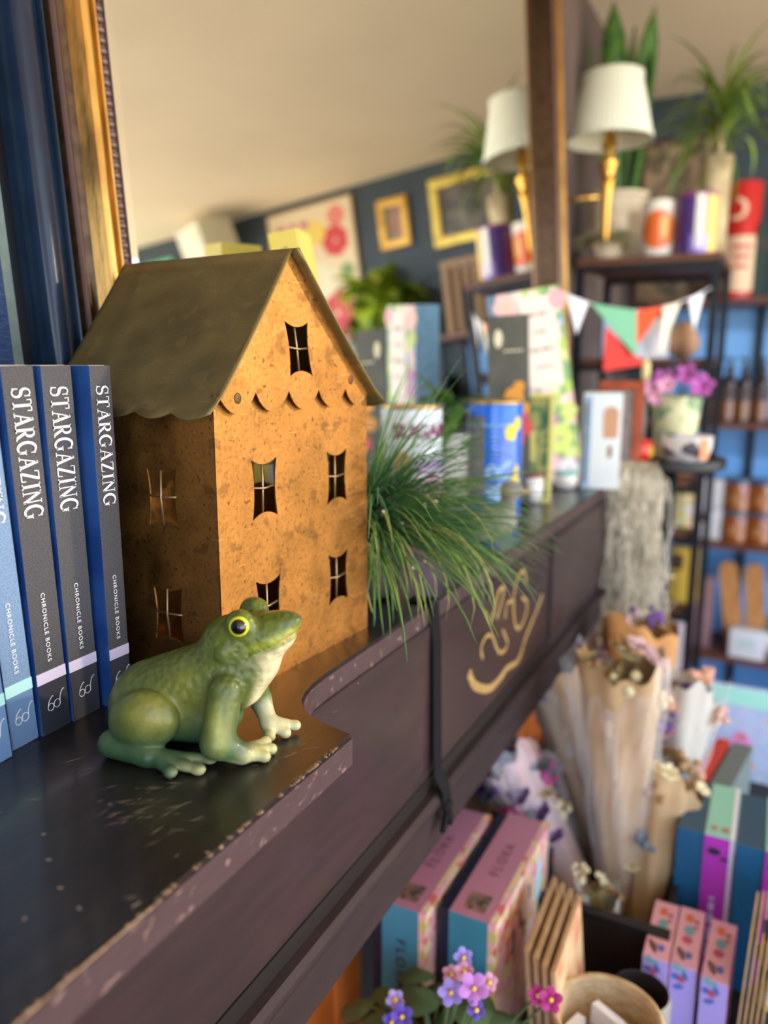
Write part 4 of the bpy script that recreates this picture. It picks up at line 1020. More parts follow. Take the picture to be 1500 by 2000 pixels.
for u_, y_, w_, h_, mm, nm, lb in ((1262, 2.37, .115, .112, 'white_carton_card', 'carton', 'white carton on the iron rack behind the bunting'), (1203, 2.36, .085, .120, 'pale_blue_carton_card', 'carton', 'pale blue and white carton left of the white carton')):
    t = thing(nm, lb, 'carton', (at(u_, 700, y_).x, y_, 1.4375), R(5)); MB().box((-w_ / 2, 0, 0), (w_ / 2, .07, h_), 0, bev=.003).build('body', mat(mm, (236, 234, 240) if 'white' in mm else (160, 200, 238), .55), t)
    MB().box((-w_ * .3, -.0008, h_ * .2), (w_ * .05, 0, h_ * .8)).build('printed_panel', mat('pale_panel_print', (212, 224, 240), .55), t)
# printed cans on the rack
m_oran = mat('orange_can_print', (222, 104, 40), .4); m_vio = mat('violet_can_print', (74, 48, 120), .4); m_vin = mat('plum_can_print', (132, 60, 112), .4); m_lav = mat('lavender_print', (150, 130, 214), .4); m_sand = mat('sand_gold_can', (226, 190, 104), .4); m_w2 = mat('white_can', (226, 220, 206), .45)
def can(label, loc, r, h, body, bits):
    t = thing('can', label, 'can', loc); MB().lathe([(r * .97, 0), (r, .003), (r, h - .003), (r * .97, h)], 40).build('body', body, t, auto=40)
    MB().lathe([(r * .9, h + .0003), (.001, h + .001)], 30, cap0=False).build('lid', m_rim, t)
    a = face_cam(loc)
    for nm, mm, w_, h_, da, z_ in bits:
        if nm == 'disc': b = MB(); blob(b, 0, 0, w_, h_, 20); wrapped('printed_disc', b, mm, t, r + .0004, a + da, z_)
        else: wrapped('printed_panel', patch(w_, h_, 14), mm, t, r, a + da, z_)
    return t
q = at(1279, 510, 2.38); can('white can with a large orange disc on top of the iron rack', (q.x, 2.40, ZT), .043, .158, m_w2, (('disc', m_oran, .050, .052, .05, .078), ('disc', m_sand, .016, .030, .45, .085)))
q = at(1350, 508, 2.38); can('plum and violet can with a gold side on top of the iron rack', (q.x + .006, 2.40, ZT), .055, .166, m_vin, (('panel', m_vio, .06, .150, -.5, .08), ('panel', m_w2, .024, .140, .12, .09), ('panel', m_lav, .045, .05, .1, .03), ('panel', m_sand, .045, .155, .85, .08)))
# things on the lower boards of the rack
m_rock = mat('warm_stone', (178, 138, 100), .8, c2=(150, 110, 88), scale=12, bump=.3)
q = at(1345, 700, 2.40); t = thing('geode', 'rounded warm brown stone on the iron rack below the cans', 'stone', (q.x - .022, 2.42, 1.437)); b = MB(); b.ball((0, 0, .052), (.046, .04, .053), 0, 16, 12)
for i, v in enumerate(b.v): b.v[i] = Vector((v.x * (1 + .12 * math.sin(v.z * 60)), v.y, v.z))
b.build('body', m_rock, t, smooth=True)
m_fr2 = mat('light_oak_frame', (176, 126, 76), .5); m_straw = mat('straw_yellow', (214, 190, 140), .8)
frame_thing('light oak frame with a dark picture on the iron rack', at(1318, 905, 2.4).x, 2.42, .085, .115, .012, m_fr2, mat('dark_picture', (40, 40, 44), .5), R(8), 6, z=1.10)
t = thing('basket', 'small round straw basket on the iron rack in front of the oak frame', 'basket', (at(1302, 920, 2.35).x, 2.36, 1.10)); MB().lathe([(.018, 0), (.024, .02), (.022, .04), (.016, .04), (.015, .008), (.001, .006)], 20, cap1=False).build('body', m_straw, t, smooth=True)
m_card1 = ramp_mat('pink_lime_print', [(236, 210, 222), (226, 196, 214), (196, 208, 104), (232, 180, 120), (240, 226, 232)], 30, .5, 'noise')
t = thing('book', 'pale pink and lime picture book on the iron rack behind the hanging moss', 'book', (at(1312, 1000, 2.35).x, 2.37, .952), R(6)); MB().box((-.06, 0, 0), (.055, .012, .122)).build('cover', m_card1, t)
t = thing('box', 'mustard yellow box on the iron rack below the picture book', 'box', (at(1350, 1070, 2.36).x - .012, 2.37, .725), R(4)); MB().box((-.055, 0, 0), (.036, .05, .160), 0, bev=.002).build('body', mat('mustard_card', (206, 168, 62), .6), t); MB().box((-.045, -.0012, .10), (-.008, 0, .145)).build('printed_leaf', mat('brown_leaf_print', (84, 56, 30), .6), t)
t = thing('box', 'lavender and white box on the iron rack near its foot', 'box', (at(1335, 1150, 2.36).x - .030, 2.37, .462), R(4)); MB().box((-.07, 0, 0), (.05, .06, .225), 0, bev=.002).build('body', mat('white_pink_card', (222, 206, 208), .6), t); MB().box((-.055, -.0012, .05), (.012, 0, .20)).build('lavender_panel', mat('lavender_card', (158, 142, 206), .6), t)

# ------------------------------------------------------------------ blue backed wall shelving
m_shb = mat('bright_blue_panel', (130, 194, 255), .45, c2=(118, 182, 250), scale=3); m_shd = mat('brown_shelf_board', (112, 62, 42), .5, c2=(90, 48, 34), scale=12, stretch=(1, 6, 6))
SX0, SX1, SY0 = -.50, .34, 3.26
ws = thing('wall_shelving', 'brown wall shelving with bright blue back panels and black uprights', 'shelving', ((SX0 + SX1) / 2, 3.42, 0))
wb(MB().box((SX0, 3.575, .02), (SX1, 3.592, 1.66)), 'back_panel', m_shb, ws, label='bright blue back panel')
SZ = [.26, .725, 1.20, 1.665]
for z in SZ: wb(MB().box((SX0, SY0, z - .022), (SX1, 3.575, z)), 'board', m_shd, ws)
for x_ in (SX0, -.10, SX1): wb(MB().box((x_ - .012, 3.545, 0), (x_ + .012, 3.572, 1.642)), 'upright', m_iron, ws)
for x_ in (SX0, SX1): wb(MB().box((x_ - .012, SY0, 0), (x_ + .012, SY0 + .024, 1.642)), 'upright', m_iron, ws)
# dark pump bottles
m_amb = mat('dark_amber_glass', (40, 24, 18), .12, coat=.6); m_pump = mat('black_pump', (20, 18, 20), .35); m_lab = mat('taupe_label', (74, 62, 62), .6); m_ambl = mat('amber_glass_lower', (120, 72, 28), .2, coat=.5)
def bottle(x, y, z, label):
    t = thing('bottle', label, 'bottle', (x, y, z), group='dark pump bottles on the blue shelving')
    MB().lathe([(.026, 0), (.029, .003), (.029, .148), (.024, .168), (.013, .180), (.012, .192)], 24).build('body', m_amb, t, auto=40)
    MB().lathe([(.0293, .012), (.0297, .013), (.0297, .082), (.0293, .083)], 24, cap0=False, cap1=False).build('amber_foot', m_ambl, t)
    MB().lathe([(.0294, .086), (.0298, .087), (.0298, .140), (.0294, .141)], 24, cap0=False, cap1=False).build('label', m_lab, t)
    b = MB(); b.lathe([(.0145, .192), (.0145, .214), (.006, .216), (.0055, .236)], 16); b.lathe([(.010, .236), (.011, .240), (.010, .246)], 16); b.box((-.034, -.005, .238), (0, .005, .245)); b.build('pump', m_pump, t, auto=40)
    return t
for k, (u_, d_) in enumerate(((1394, 'nearest the iron rack'), (1420, 'second from the iron rack'), (1450, 'third from the iron rack'), (1484, 'closest to the right edge of the photo'))):
    bottle(at(u_, 800, 3.33).x, 3.33, 1.20, 'dark amber pump bottle on the blue shelving, ' + d_)
# amber jars, two high
m_jar = mat('amber_jar_glass', (150, 80, 24), .15, coat=.7); m_jl = mat('pale_jar_label', (176, 118, 70), .6); m_lid = mat('grey_blue_lid', (96, 104, 128), .35, .4)
def jar(x, y, z, label):
    t = thing('jar', label, 'jar', (x, y, z), group='amber jars stacked on the blue shelving')
    MB().lathe([(.052, 0), (.056, .004), (.056, .098), (.051, .106)], 28).build('body', m_jar, t, auto=40)
    MB().lathe([(.0535, .106), (.0535, .124), (.051, .1265)], 28).build('lid', m_lid, t, auto=40)
    b = patch(.05, .032, 12); wrapped('label', b, m_jl, t, .0562, face_cam((x, y)), .050)
for k, u_ in enumerate((1435, 1483)):
    for lv, zz in enumerate((.725, .852)):
        jar(at(u_, 1040, 3.34).x, 3.34, zz, '%s amber jar %s' % (('lower', 'upper')[lv], ('of the stack beside the white tins', 'of the stack nearest the right edge of the photo')[k]))
m_wtin = mat('white_square_tin', (232, 228, 230), .4, coat=.2); m_bls = mat('blue_tin_side', (120, 158, 216), .45)
for k, (u_, v_, zz, lb) in enumerate(((1398, 985, .853, 'white square tin on top of the other white tin'), (1392, 1035, .725, 'white square tin with a blue side under another white tin'))):
    t = thing('tin', lb, 'tin', (at(u_, 1000, 3.34).x, 3.36, zz), R(-4)); MB().box((-.055, -.04, 0), (.052, .04, .125 if k else .115), 0, bev=.008).build('body', m_wtin, t, auto=40)
    if k: MB().box((.0525, -.034, .006), (.056, .034, .118)).build('side_panel', m_bls, t)
# wooden paddles, mauve box, bowl and soap on the lowest visible shelf
m_pad = mat('honey_wood', (206, 142, 76), .55, c2=(180, 116, 56), scale=20, stretch=(4, 4, .6))
for k, (u_, ry, lb) in enumerate(((1420, -9, 'left one of two honey wood paddles leaning on the blue shelving'), (1462, -6, 'right one of two honey wood paddles leaning on the blue shelving'))):
    q = at(u_ + 18, 1240, 3.36); t = thing('wooden_paddle', lb, 'chopping board', (q.x, 3.36, .262), rot=(R(-6), R(ry), 0), group='honey wood paddles')
    pts = [(-.034, 0), (.034, 0), (.036, .30)] + [(.036 * math.cos(a), .33 + .04 * math.sin(a)) for a in [PI * k2 / 10 for k2 in range(11)]] + [(-.036, .30)]
    b = MB(); b.prism([(x, z) for x, z in pts], 0, .016, 'y'); b.build('blade', m_pad, t, auto=40)
t = thing('box', 'tall mauve carton left of the honey wood paddles', 'box', (at(1365, 1220, 3.34).x, 3.36, .262), R(4)); MB().box((-.046, -.03, 0), (.046, .03, .30), 0, bev=.002).build('body', mat('mauve_card', (158, 118, 116), .6, c2=(140, 104, 110), scale=10), t); MB().box((-.03, -.0312, .21), (.02, -.030, .27)).build('printed_label', mat('rust_label', (176, 112, 92), .6), t)
t = thing('soap_box', 'white rounded soap carton at the front of the lowest blue shelf', 'box', (at(1459, 1262, 3.28).x, 3.30, .260), R(-3)); MB().box((-.066, -.03, 0), (.066, .03, .118), 0, bev=.009).build('body', m_wtin, t, auto=40); b = MB(); b.box((-.032, -.0306, .045), (.032, -.0300, .085)); b.build('printed_label', mat('pale_green_label', (204, 216, 212), .6), t)
m_potp = mat('mixed_potpourri', (176, 150, 120), .8, c2=(110, 120, 80), scale=60)
t = thing('bowl', 'white bowl of potpourri cut by the right edge of the photo', 'bowl', (at(1500, 1235, 3.36).x + .02, 3.40, .262)); MB().lathe([(.03, 0), (.06, .03), (.075, .10), (.07, .10), (.055, .035), (.001, .02)], 28, cap1=False).build('body', m_wcer, t, smooth=True); b = MB(); q_ = random.Random(2)
for i in range(26): a = q_.uniform(0, 6.28); r_ = q_.uniform(0, .06); b.ball((r_ * math.cos(a), r_ * math.sin(a), .10 + q_.uniform(-.01, .05) * (1 - r_ * 10)), q_.uniform(.012, .022), 0, 8, 6)
o = b.build('potpourri', m_potp, t, smooth=True); o['kind'] = 'stuff'
# on top of the blue shelving
ZS = 1.665
m_red = mat('red_printed_tube', (198, 32, 30), .4, coat=.2); m_cre = mat('cream_print_field', (226, 196, 160), .5)
p = (at(1444, 500, 3.34).x, 3.34, ZS); t = thing('canister', 'tall red and cream canister on top of the blue shelving', 'canister', p); MB().lathe([(.060, 0), (.064, .003), (.064, .412), (.060, .418)], 36).build('body', m_red, t, auto=40)
a = face_cam(p); wrapped('lower_field', patch(.26, .20, 30), m_cre, t, .064, a, .125); b = MB()
for k in range(24):
    a0, a1 = -2.3 + 3.9 * k / 24, -2.3 + 3.9 * (k + 1) / 24
    b.add([(.038 * math.cos(a0) - .02, .04 * math.sin(a0), 0), (.038 * math.cos(a1) - .02, .04 * math.sin(a1), 0), (.022 * math.cos(a1) - .02, .025 * math.sin(a1), 0), (.022 * math.cos(a0) - .02, .025 * math.sin(a0), 0)], [(0, 1, 2, 3)])
wrapped('printed_swirl', b, m_cre, t, .0645, a, .320)
b = MB()
for k in range(4): b.add([(q.co.x, q.co.y, 0) for q in patch(.07 - .01 * k, .012).mesh('x', m_red).vertices], [], 0)
for k in range(3): wrapped('printed_line', patch(.075 - .012 * k, .014, 10), m_red, t, .0646, a + .1, .185 - k * .035)
for k, (u_, c_) in enumerate(((1481, (40, 66, 62)), (1498, (30, 52, 56)), (1516, (52, 74, 66)))):
    t = thing('book', ('dark green book next to the red canister', 'darkest green book between two others by the red canister', 'grey green book at the right end beyond the photo edge')[k], 'book', (at(u_, 560, 3.34).x, 3.38, ZS), group='dark green books on top of the shelving')
    MB().box((-.0155, -.08, 0), (.0155, .08, .27 - .012 * k), 0, bev=.001).build('cover', mat('green_cloth_%d' % k, c_, .7), t); MB().box((-.009, -.0808, .17), (.009, -.08, .22)).build('spine_label', m_lab, t)
m_sep = ramp_mat('sepia_picture', [(96, 74, 52), (150, 126, 96), (70, 66, 48), (176, 150, 116), (60, 48, 40)], 9, .6, 'noise')
frame_thing('large sepia picture leaning on the back wall behind the cans', at(1325, 330, 3.52).x, 3.535, .30, .66, .012, m_wood, m_sep, 0, 3, dep=.015, z=ZS)

# ------------------------------------------------------------------ things seen only in the mirror: the back wall to the right
m_gilt = mat('gilt_frame', (214, 170, 78), .4, .5, c2=(190, 142, 56), scale=20); m_gilt2 = mat('yellow_gilt_frame', (214, 188, 84), .4, .4, c2=(190, 160, 60), scale=20)
m_dpic = ramp_mat('dark_pastoral', [(44, 42, 38), (66, 62, 54), (110, 98, 84), (50, 46, 42)], 9, .5, 'noise'); m_port = ramp_mat('portrait_miniature', [(86, 70, 56), (170, 120, 96), (96, 120, 104), (196, 170, 140)], 16, .5, 'noise')
def wall_pic(label, xc, z0, w_, h_, rw, mf, mp, dep=.03):
    t = thing('wall_picture', label, 'picture', (xc, YB - dep - .0005, z0)); b = MB()
    for lo, hi in (((-w_ / 2, 0, 0), (w_ / 2, dep, rw)), ((-w_ / 2, 0, h_ - rw), (w_ / 2, dep, h_)), ((-w_ / 2, 0, rw), (-w_ / 2 + rw, dep, h_ - rw)), ((w_ / 2 - rw, 0, rw), (w_ / 2, dep, h_ - rw))): b.box(lo, hi, 0, bev=rw * .22)
    b.build('frame', mf, t); MB().box((-w_ / 2 + rw * .8, dep * .5, rw * .8), (w_ / 2 - rw * .8, dep * .8, h_ - rw * .8)).build('picture', mp, t); return t
wall_pic('wide gilt framed dark painting reflected in the mirror', .235, 2.105, .385, .315, .045, m_gilt2, m_dpic)
wall_pic('small gilt framed portrait reflected left of the wide painting', .630, 2.155, .165, .235, .038, m_gilt, m_port)
m_post = mat('cream_poster', (226, 212, 180), .7); m_pstr = mat('poster_wood_edge', (170, 130, 90), .6)
ps = thing('poster', 'cream flower poster with red and yellow blooms reflected in the mirror', 'poster', (1.11, YB - .0185, 1.80))
MB().box((-.26, 0, 0), (.26, .018, .665)).build('panel', m_pstr, ps); MB().box((-.252, -.001, .008), (.252, 0, .657)).build('sheet', m_post, ps)
for (px, pz, r_, c_) in ((-.14, .46, .075, (206, 66, 76)), (-.16, .58, .05, (226, 130, 120)), (-.03, .52, .060, (236, 208, 104)), (-.02, .26, .105, (228, 224, 196)), (-.10, .10, .115, (206, 70, 84)), (-.19, .30, .04, (120, 150, 90)), (.10, .34, .06, (232, 196, 170)), (.14, .18, .05, (120, 150, 90)), (.05, .40, .035, (120, 150, 90))):
    b = MB()
    for k in range(7): b.ball((px + r_ * .6 * math.cos(k * PI * 2 / 7), -.0012, pz + r_ * .6 * math.sin(k * PI * 2 / 7)), (r_ * .5, .0006, r_ * .5), 0, 12, 4)
    b.build('printed_flower', mat('bloom_%d_%d_%d' % c_, c_, .6), ps)
scribble('heading', mat('rose_print', (186, 84, 110), .6), ps, frame_M((.11, -.0014, .575), (1, 0, 0), (0, 0, 1)), .20, .05, 4)
b = thing('poster', 'blush pink sheet hung below the flower poster', 'poster', (.98, YB - .0050, 1.30)); MB().box((-.10, 0, 0), (.11, .005, .48)).build('sheet', mat('blush_paper', (236, 176, 168), .7), b)
spk = thing('loudspeaker', 'white box loudspeaker tilted near the ceiling, reflected in the mirror', 'loudspeaker', (1.64, YB - .17, 2.295), rot=(R(14), 0, R(24))); MB().box((-.13, -.10, 0), (.13, .10, .17), 0, bev=.012).build('cabinet', mat('white_plastic', (226, 226, 206), .5), spk, auto=40); MB().box((-.115, -.1035, .015), (.115, -.1005, .155)).build('grille', mat('pale_grille', (206, 206, 190), .7), spk); b = MB(); b.tube([(0, .09, .09), (0, .17, .09)], .015, 8); b.build('bracket', mat('white_plastic', (226, 226, 206), .5), spk)
MBt = thing('sign', 'sea green sign board high on the back wall, reflected at the mirror edge', 'sign', (2.25, YB - .02, 2.05)); MB().box((-.20, 0, 0), (.20, .018, .345)).build('board', mat('sea_green_board', (96, 178, 146), .6), MBt)
# sideboard and its things
m_sb = mat('dark_sideboard', (44, 40, 40), .5); sb = thing('sideboard', 'dark cabinet against the back wall seen in the mirror', 'cabinet', (.90, 3.42, 0)); wb(MB().box((.40, 3.28, .04), (1.40, 3.585, 1.50), 0, bev=.004), 'carcase', m_sb, sb)
for x_ in (.42, .91): wb(MB().box((x_, 3.268, .08), (x_ + .47, 3.28, 1.46), 0, bev=.003), 'door', m_sb, sb)
for x_ in (.42, 1.36): wb(MB().box((x_, 3.30, 0), (x_ + .03, 3.56, .04)), 'foot', m_sb, sb)
m_vine = mat('vine_leaf', (160, 180, 40), .45, c2=(96, 130, 40), scale=8)
vp = leafy('trailing_plant', 'leafy yellow green vine in a pot on the cabinet, reflected in the mirror', 'potted plant', (.66, 3.40, 1.50), .085, .20, m_gpot, m_vine, 110, .25, .12, .24, 21, (-.3, 1.3), (.6, 2.4))
m_slat = mat('weathered_slat', (150, 118, 84), .6); ct = thing('crate', 'slatted weathered crate on the blue shelving, reflected in the mirror', 'crate', (.20, 3.44, ZS))
for k in range(5): MB().box((-.105 + k * .046, -.11, .0), (-.082 + k * .046, -.098, .31)).build('slat', m_slat, ct)
b = MB(); b.box((-.115, -.097, 0), (.115, .10, .012)); b.box((-.115, -.112, .298), (.115, -.096, .325)); b.box((-.115, .088, 0), (.115, .10, .31)); b.box((-.115, -.097, 0), (-.103, .10, .31)); b.box((.103, -.097, 0), (.115, .10, .31)); b.build('carcase', m_slat, ct)
frame_thing('blue and cream picture in a dark frame on the cabinet, reflected in the mirror', .92, 3.40, .22, .24, .014, m_sb, ramp_mat('blue_cream_picture', [(36, 70, 120), (206, 196, 170), (60, 110, 80), (44, 84, 140)], 9, .5, 'noise'), 0, 6, z=1.50)
# ------------------------------------------------------------------ plant stand with hanging moss at the end of the mantel
st = Vector((-.185, 1.60, TZ)); m_stk = mat('black_stand', (22, 22, 26), .45)
ps_ = thing('plant_stand', 'black pedestal plant stand on the display table, hung with moss', 'plant stand', st)
MB().lathe([(.07, 0), (.08, .006), (.07, .014), (.02, .020)], 28).build('base', m_stk, ps_, auto=40); MB().lathe([(.014, .016), (.014, .575)], 16).build('pole', m_stk, ps_, smooth=True)
MB().lathe([(.03, .565), (.096, .573), (.101, .577), (.101, .592), (.097, .593), (.094, .583), (.001, .583)], 40, cap1=False).build('tray', m_stk, ps_, auto=40)
ST = TZ + .583
mo = thing('hanging_moss', 'long curtain of grey green hanging moss draped from the plant stand', 'moss', (-.238, 1.478, 1.222))
def drape(q):
    w_ = q.gauss(-.004, .023); d_ = q.uniform(-.026, .024); L = q.uniform(.10, .42) if q.random() < .8 else q.uniform(.03, .2); z0 = q.uniform(-.015, .012); P = [Vector((w_ * .7, d_ * .5 + .03, z0 + .008)), Vector((w_, d_ - .012, z0))]
    x_, y_ = w_, d_ - .012; n_ = max(3, int(L / .03))
    for k in range(n_):
        x_ += q.gauss(0, .0060) + .0002 * k; y_ += q.gauss(0, .006); P.append(Vector((x_, y_, z0 - L * (k + 1) / n_)))
        if q.random() < .4: P.append(Vector((x_ + q.gauss(0, .014), y_ + q.gauss(0, .012), z0 - L * (k + 1) / n_ + q.uniform(-.012, .012))))
    return P
strands('moss', mo, 760, drape, 9, mat('pale_grey_moss', (228, 218, 196), .85, c2=(196, 188, 164), scale=30), .0013)
# pansy pot, patterned bowl, red apple, taper candle on the stand
m_ppot = ramp_mat('painted_meadow_pot', [(60, 108, 92), (206, 206, 156), (216, 210, 168), (96, 140, 96), (226, 216, 176)], 18, .5, 'noise')
pp = thing('potted_flowers', 'painted pot of magenta and purple pansies on the plant stand', 'potted flowers', (at(1316, 860, 1.66).x, 1.655, ST)); pp.scale = (.84,) * 3; MB().lathe([(.036, 0), (.044, .004), (.055, .115), (.059, .150), (.053, .150), (.050, .120), (.001, .115)], 30, cap1=False).build('pot', m_ppot, pp, auto=40)
def flower(b, c, r, nrm, n=5, k0=0):
    nrm = Vector(nrm).normalized(); u_ = nrm.orthogonal().normalized(); w_ = nrm.cross(u_); c = Vector(c)
    for k in range(n):
        a = 2 * PI * k / n + k0; d = u_ * math.cos(a) + w_ * math.sin(a); e_ = nrm.cross(d); p = c + d * r * .55
        vs = [c + nrm * .001]
        for j in range(9): t_ = 2 * PI * j / 9; vs.append(p + d * (r * .48 * math.cos(t_)) + e_ * (r * .42 * math.sin(t_)) + nrm * (r * .16 * math.cos(t_)))
        b.add(vs, [(0, 1 + j, 1 + (j + 1) % 9) for j in range(9)])
m_mag = mat('magenta_petal', (176, 84, 164), .6); m_pk = mat('pink_petal', (226, 160, 190), .6); m_dpu = mat('deep_purple_petal', (66, 40, 110), .6); m_lpu = mat('lilac_petal', (176, 150, 214), .6); m_blk2 = mat('black_petal', (26, 18, 30), .6)
q_ = random.Random(5)
for mm, spots in ((m_mag, ((-.03, -.03, .19, .026), (.02, -.02, .20, .028), (.055, -.02, .175, .030), (0, .02, .21, .024))), (m_pk, ((-.055, -.03, .165, .024), (-.02, -.045, .175, .022), (-.04, -.05, .145, .018))), (m_blk2, ((0, -.01, .215, .022),))):
    for x_, y_, z_, r_ in spots: b = MB(); flower(b, (x_, y_, z_), r_, (.2 + q_.gauss(0, .3), -1, .5), 5, q_.random()); b.build('flower', mm, pp, smooth=True)
b = MB()
for i in range(16): a = q_.uniform(0, 6.28); leaf(b, (.02 * math.cos(a), .02 * math.sin(a), .13), (math.cos(a), math.sin(a), 0), .06, .03, .7, 1.0)
b.build('leaves', m_leaf, pp, smooth=True)
b = MB()
for x_, y_ in ((-.03, -.03), (.02, -.02), (.05, -.02), (-.045, -.03)): b.tube([(0, 0, .12), (x_ * .6, y_ * .6, .15), (x_, y_ + .004, .172)], .0015, 5)
b.build('stems', m_leaf, pp)
m_bwp = ramp_mat('black_white_pattern', [(214, 206, 202), (196, 190, 190), (70, 66, 70), (222, 214, 210)], 32, .45)
bw = thing('bowl', 'black and white patterned bowl with an orange edge patch on the plant stand', 'bowl', (at(1335, 860, 1.55).x + .005, 1.555, ST)); bw.scale = (.80,) * 3; MB().lathe([(.025, 0), (.045, .010), (.056, .040), (.058, .070), (.053, .070), (.048, .03), (.001, .014)], 36, cap1=False).build('body', m_bwp, bw, smooth=True)
wrapped('rim_patch', patch(.024, .046, 8), m_org, bw, .0585, face_cam((-.14, 1.55)) + .75, .042)
ra = thing('apple', 'shiny red and yellow apple on the plant stand above the moss', 'apple', (at(1254, 845, 1.53).x, 1.535, ST)); ra.scale = (.86,) * 3; m_apl = mat('red_apple_skin', (214, 16, 26), .25, c2=(232, 60, 30), scale=9, coat=.6)
MB().lathe([(.0005, .003), (.012, .0005), (.022, .010), (.028, .028), (.027, .042), (.018, .054), (.008, .055), (.001, .050)], 28, cap0=False, cap1=False).build('body', m_apl, ra, smooth=True); MB().tube([(0, 0, .050), (.002, 0, .060), (.005, 0, .068)], .0013, 6).build('stalk', m_stick, ra)
b = MB(); blob(b, 0, 0, .007, .013, 12); wrapped('yellow_cheek', b, mat('yellow_skin', (236, 186, 60), .3), ra, .0275, face_cam((-.23, 1.53)) + .85, .030)
cd = thing('candle', 'slim grey taper candle with a cream tip on the plant stand', 'candle', (at(1252, 880, 1.64).x, 1.64, ST)); cd.scale = (.84,) * 3; MB().lathe([(.028, 0), (.030, .004), (.012, .010), (.012, .022), (.009, .022)], 20).build('holder', m_brass, cd, auto=40); MB().lathe([(.0085, .018), (.0085, .185), (.0075, .19)], 16).build('wax', mat('grey_wax', (172, 172, 166), .5), cd, smooth=True); MB().lathe([(.0088, .185), (.0105, .20), (.009, .225), (.002, .240)], 16).build('tip', mat('cream_wax', (232, 212, 150), .5), cd, smooth=True)

# ------------------------------------------------------------------ display table and what stands on it
m_tab = mat('dark_stained_table', (38, 28, 24), .5, c2=(26, 20, 18), scale=12, stretch=(1, 5, 1))
tb = thing('display_table', 'dark stained display table in front of the fireplace', 'table', (-.02, 1.05, 0))
wb(MB().box((-.385, .40, TZ - .03), (.42, 1.74, TZ), 0, bev=.003), 'table_top', m_tab, tb)
for x_, y_ in ((-.35, .44), (.385, .44), (-.35, 1.70), (.385, 1.70)): wb(MB().box((x_ - .025, y_ - .025, 0), (x_ + .025, y_ + .025, TZ - .03)), 'leg', m_tab, tb)
# pink and teal boxed sets
m_npk = mat('dusty_pink_card', (190, 128, 150), .5); m_tl = mat('teal_card', (60, 138, 164), .5); m_nv = mat('midnight_card', (24, 34, 58), .5)
m_flp = ramp_mat('pink_flower_cover', [(236, 176, 182), (240, 190, 190), (244, 206, 160), (226, 120, 110), (240, 180, 186), (206, 196, 120), (238, 214, 170)], 95, .5); m_brn = ramp_mat('brown_stamp', [(120, 96, 84), (80, 66, 62), (150, 116, 100)], 160, .5)
def flora(x, y, label, rz=0.0):
    t = thing('game_box', label, 'box', (x, y, TZ), rz, group='pink and teal boxed sets under the mantel')
    MB().box((-.012, .003, 0), (.010, .202, .1985), 0, bev=.001).build('tray', m_nv, t)
    o = MB().box((.0, 0, 0), (.053, .205, .200), 0, bev=.001).build('lid', [m_npk, m_tl, m_flp], t)
    for p_ in o.data.polygons:
        if p_.normal.y < -.5: p_.material_index = 1
        if p_.normal.x > .5: p_.material_index = 2
    MB().box((.044, -.0003, 0), (.0532, 0, .2003)).build('edge_strip', m_flp, t); MB().box((.045, 0, .2), (.0532, .205, .2003)).build('edge_strip', m_flp, t)
    lettering('title', 'FLORA', .016, m_dk, t, frame_M((.018, -.0004, .160), (0, 0, -1), (1, 0, 0)), space=1.4); lettering('title', 'FLORA', .017, mat('plum_brown_print', (130, 84, 100), .5), t, frame_M((.030, .075, .2003), (0, 1, 0), (-1, 0, 0)), space=1.4)
    MB().box((.012, .012, .2), (.036, .040, .2003)).build('printed_stamp', m_brn, t)
    b = MB(); blob(b, 0, 0, .014, .030, 18); b.build('printed_oval', mat('pale_blue_oval', (190, 222, 230), .5), t, M=frame_M((.0534, .160, .150), (0, 1, 0), (0, 0, 1)))
    b = MB()
    for py, pz, h_ in ((.06, .120, .03), (.085, .135, .022), (.10, .115, .02), (.12, .150, .018)): b.box((.0531, py, pz), (.0536, py + .006, pz + h_))
    b.build('printed_figures', mat('dark_green_print', (50, 60, 54), .5), t)
    return t
flora(-.341, .662, 'pink and teal boxed set with a dark tray, closest to the orange tiles'); flora(-.270, .680, 'pink and teal boxed set with a floral cover, second from the orange tiles')
# kraft cards leaning beside them
m_krf = mat('kraft_card', (204, 166, 122), .7, c2=(186, 148, 106), scale=30); m_kpr = ramp_mat('kraft_with_red_print', [(226, 192, 146), (220, 186, 140), (206, 120, 84), (228, 196, 150)], 16, .6, 'noise')
for k in range(4):
    t = thing('card', ('kraft greeting card with red flower print at the front of its row', 'second kraft greeting card of the row beside the pink boxes', 'third kraft greeting card of the row beside the pink boxes', 'kraft greeting card touching the floral cover')[k], 'card', (-.134 - .0105 * k, .655 + .006 * k, TZ + .0003), rot=(0, R(-5), R(2)), group='kraft greeting cards beside the pink boxes')
    MB().box((-.0022, 0, 0), (.0022, .125, .192)).build('sheet', m_krf, t); MB().box((.0022, .003, .003), (.0027, .122, .189)).build('front', m_kpr if k == 0 else m_krf, t)
    if k == 0: b = MB(); flower(b, (.0030, .025, .05), .012, (1, 0, 0), 5); b.build('printed_violet', m_dpu, t)
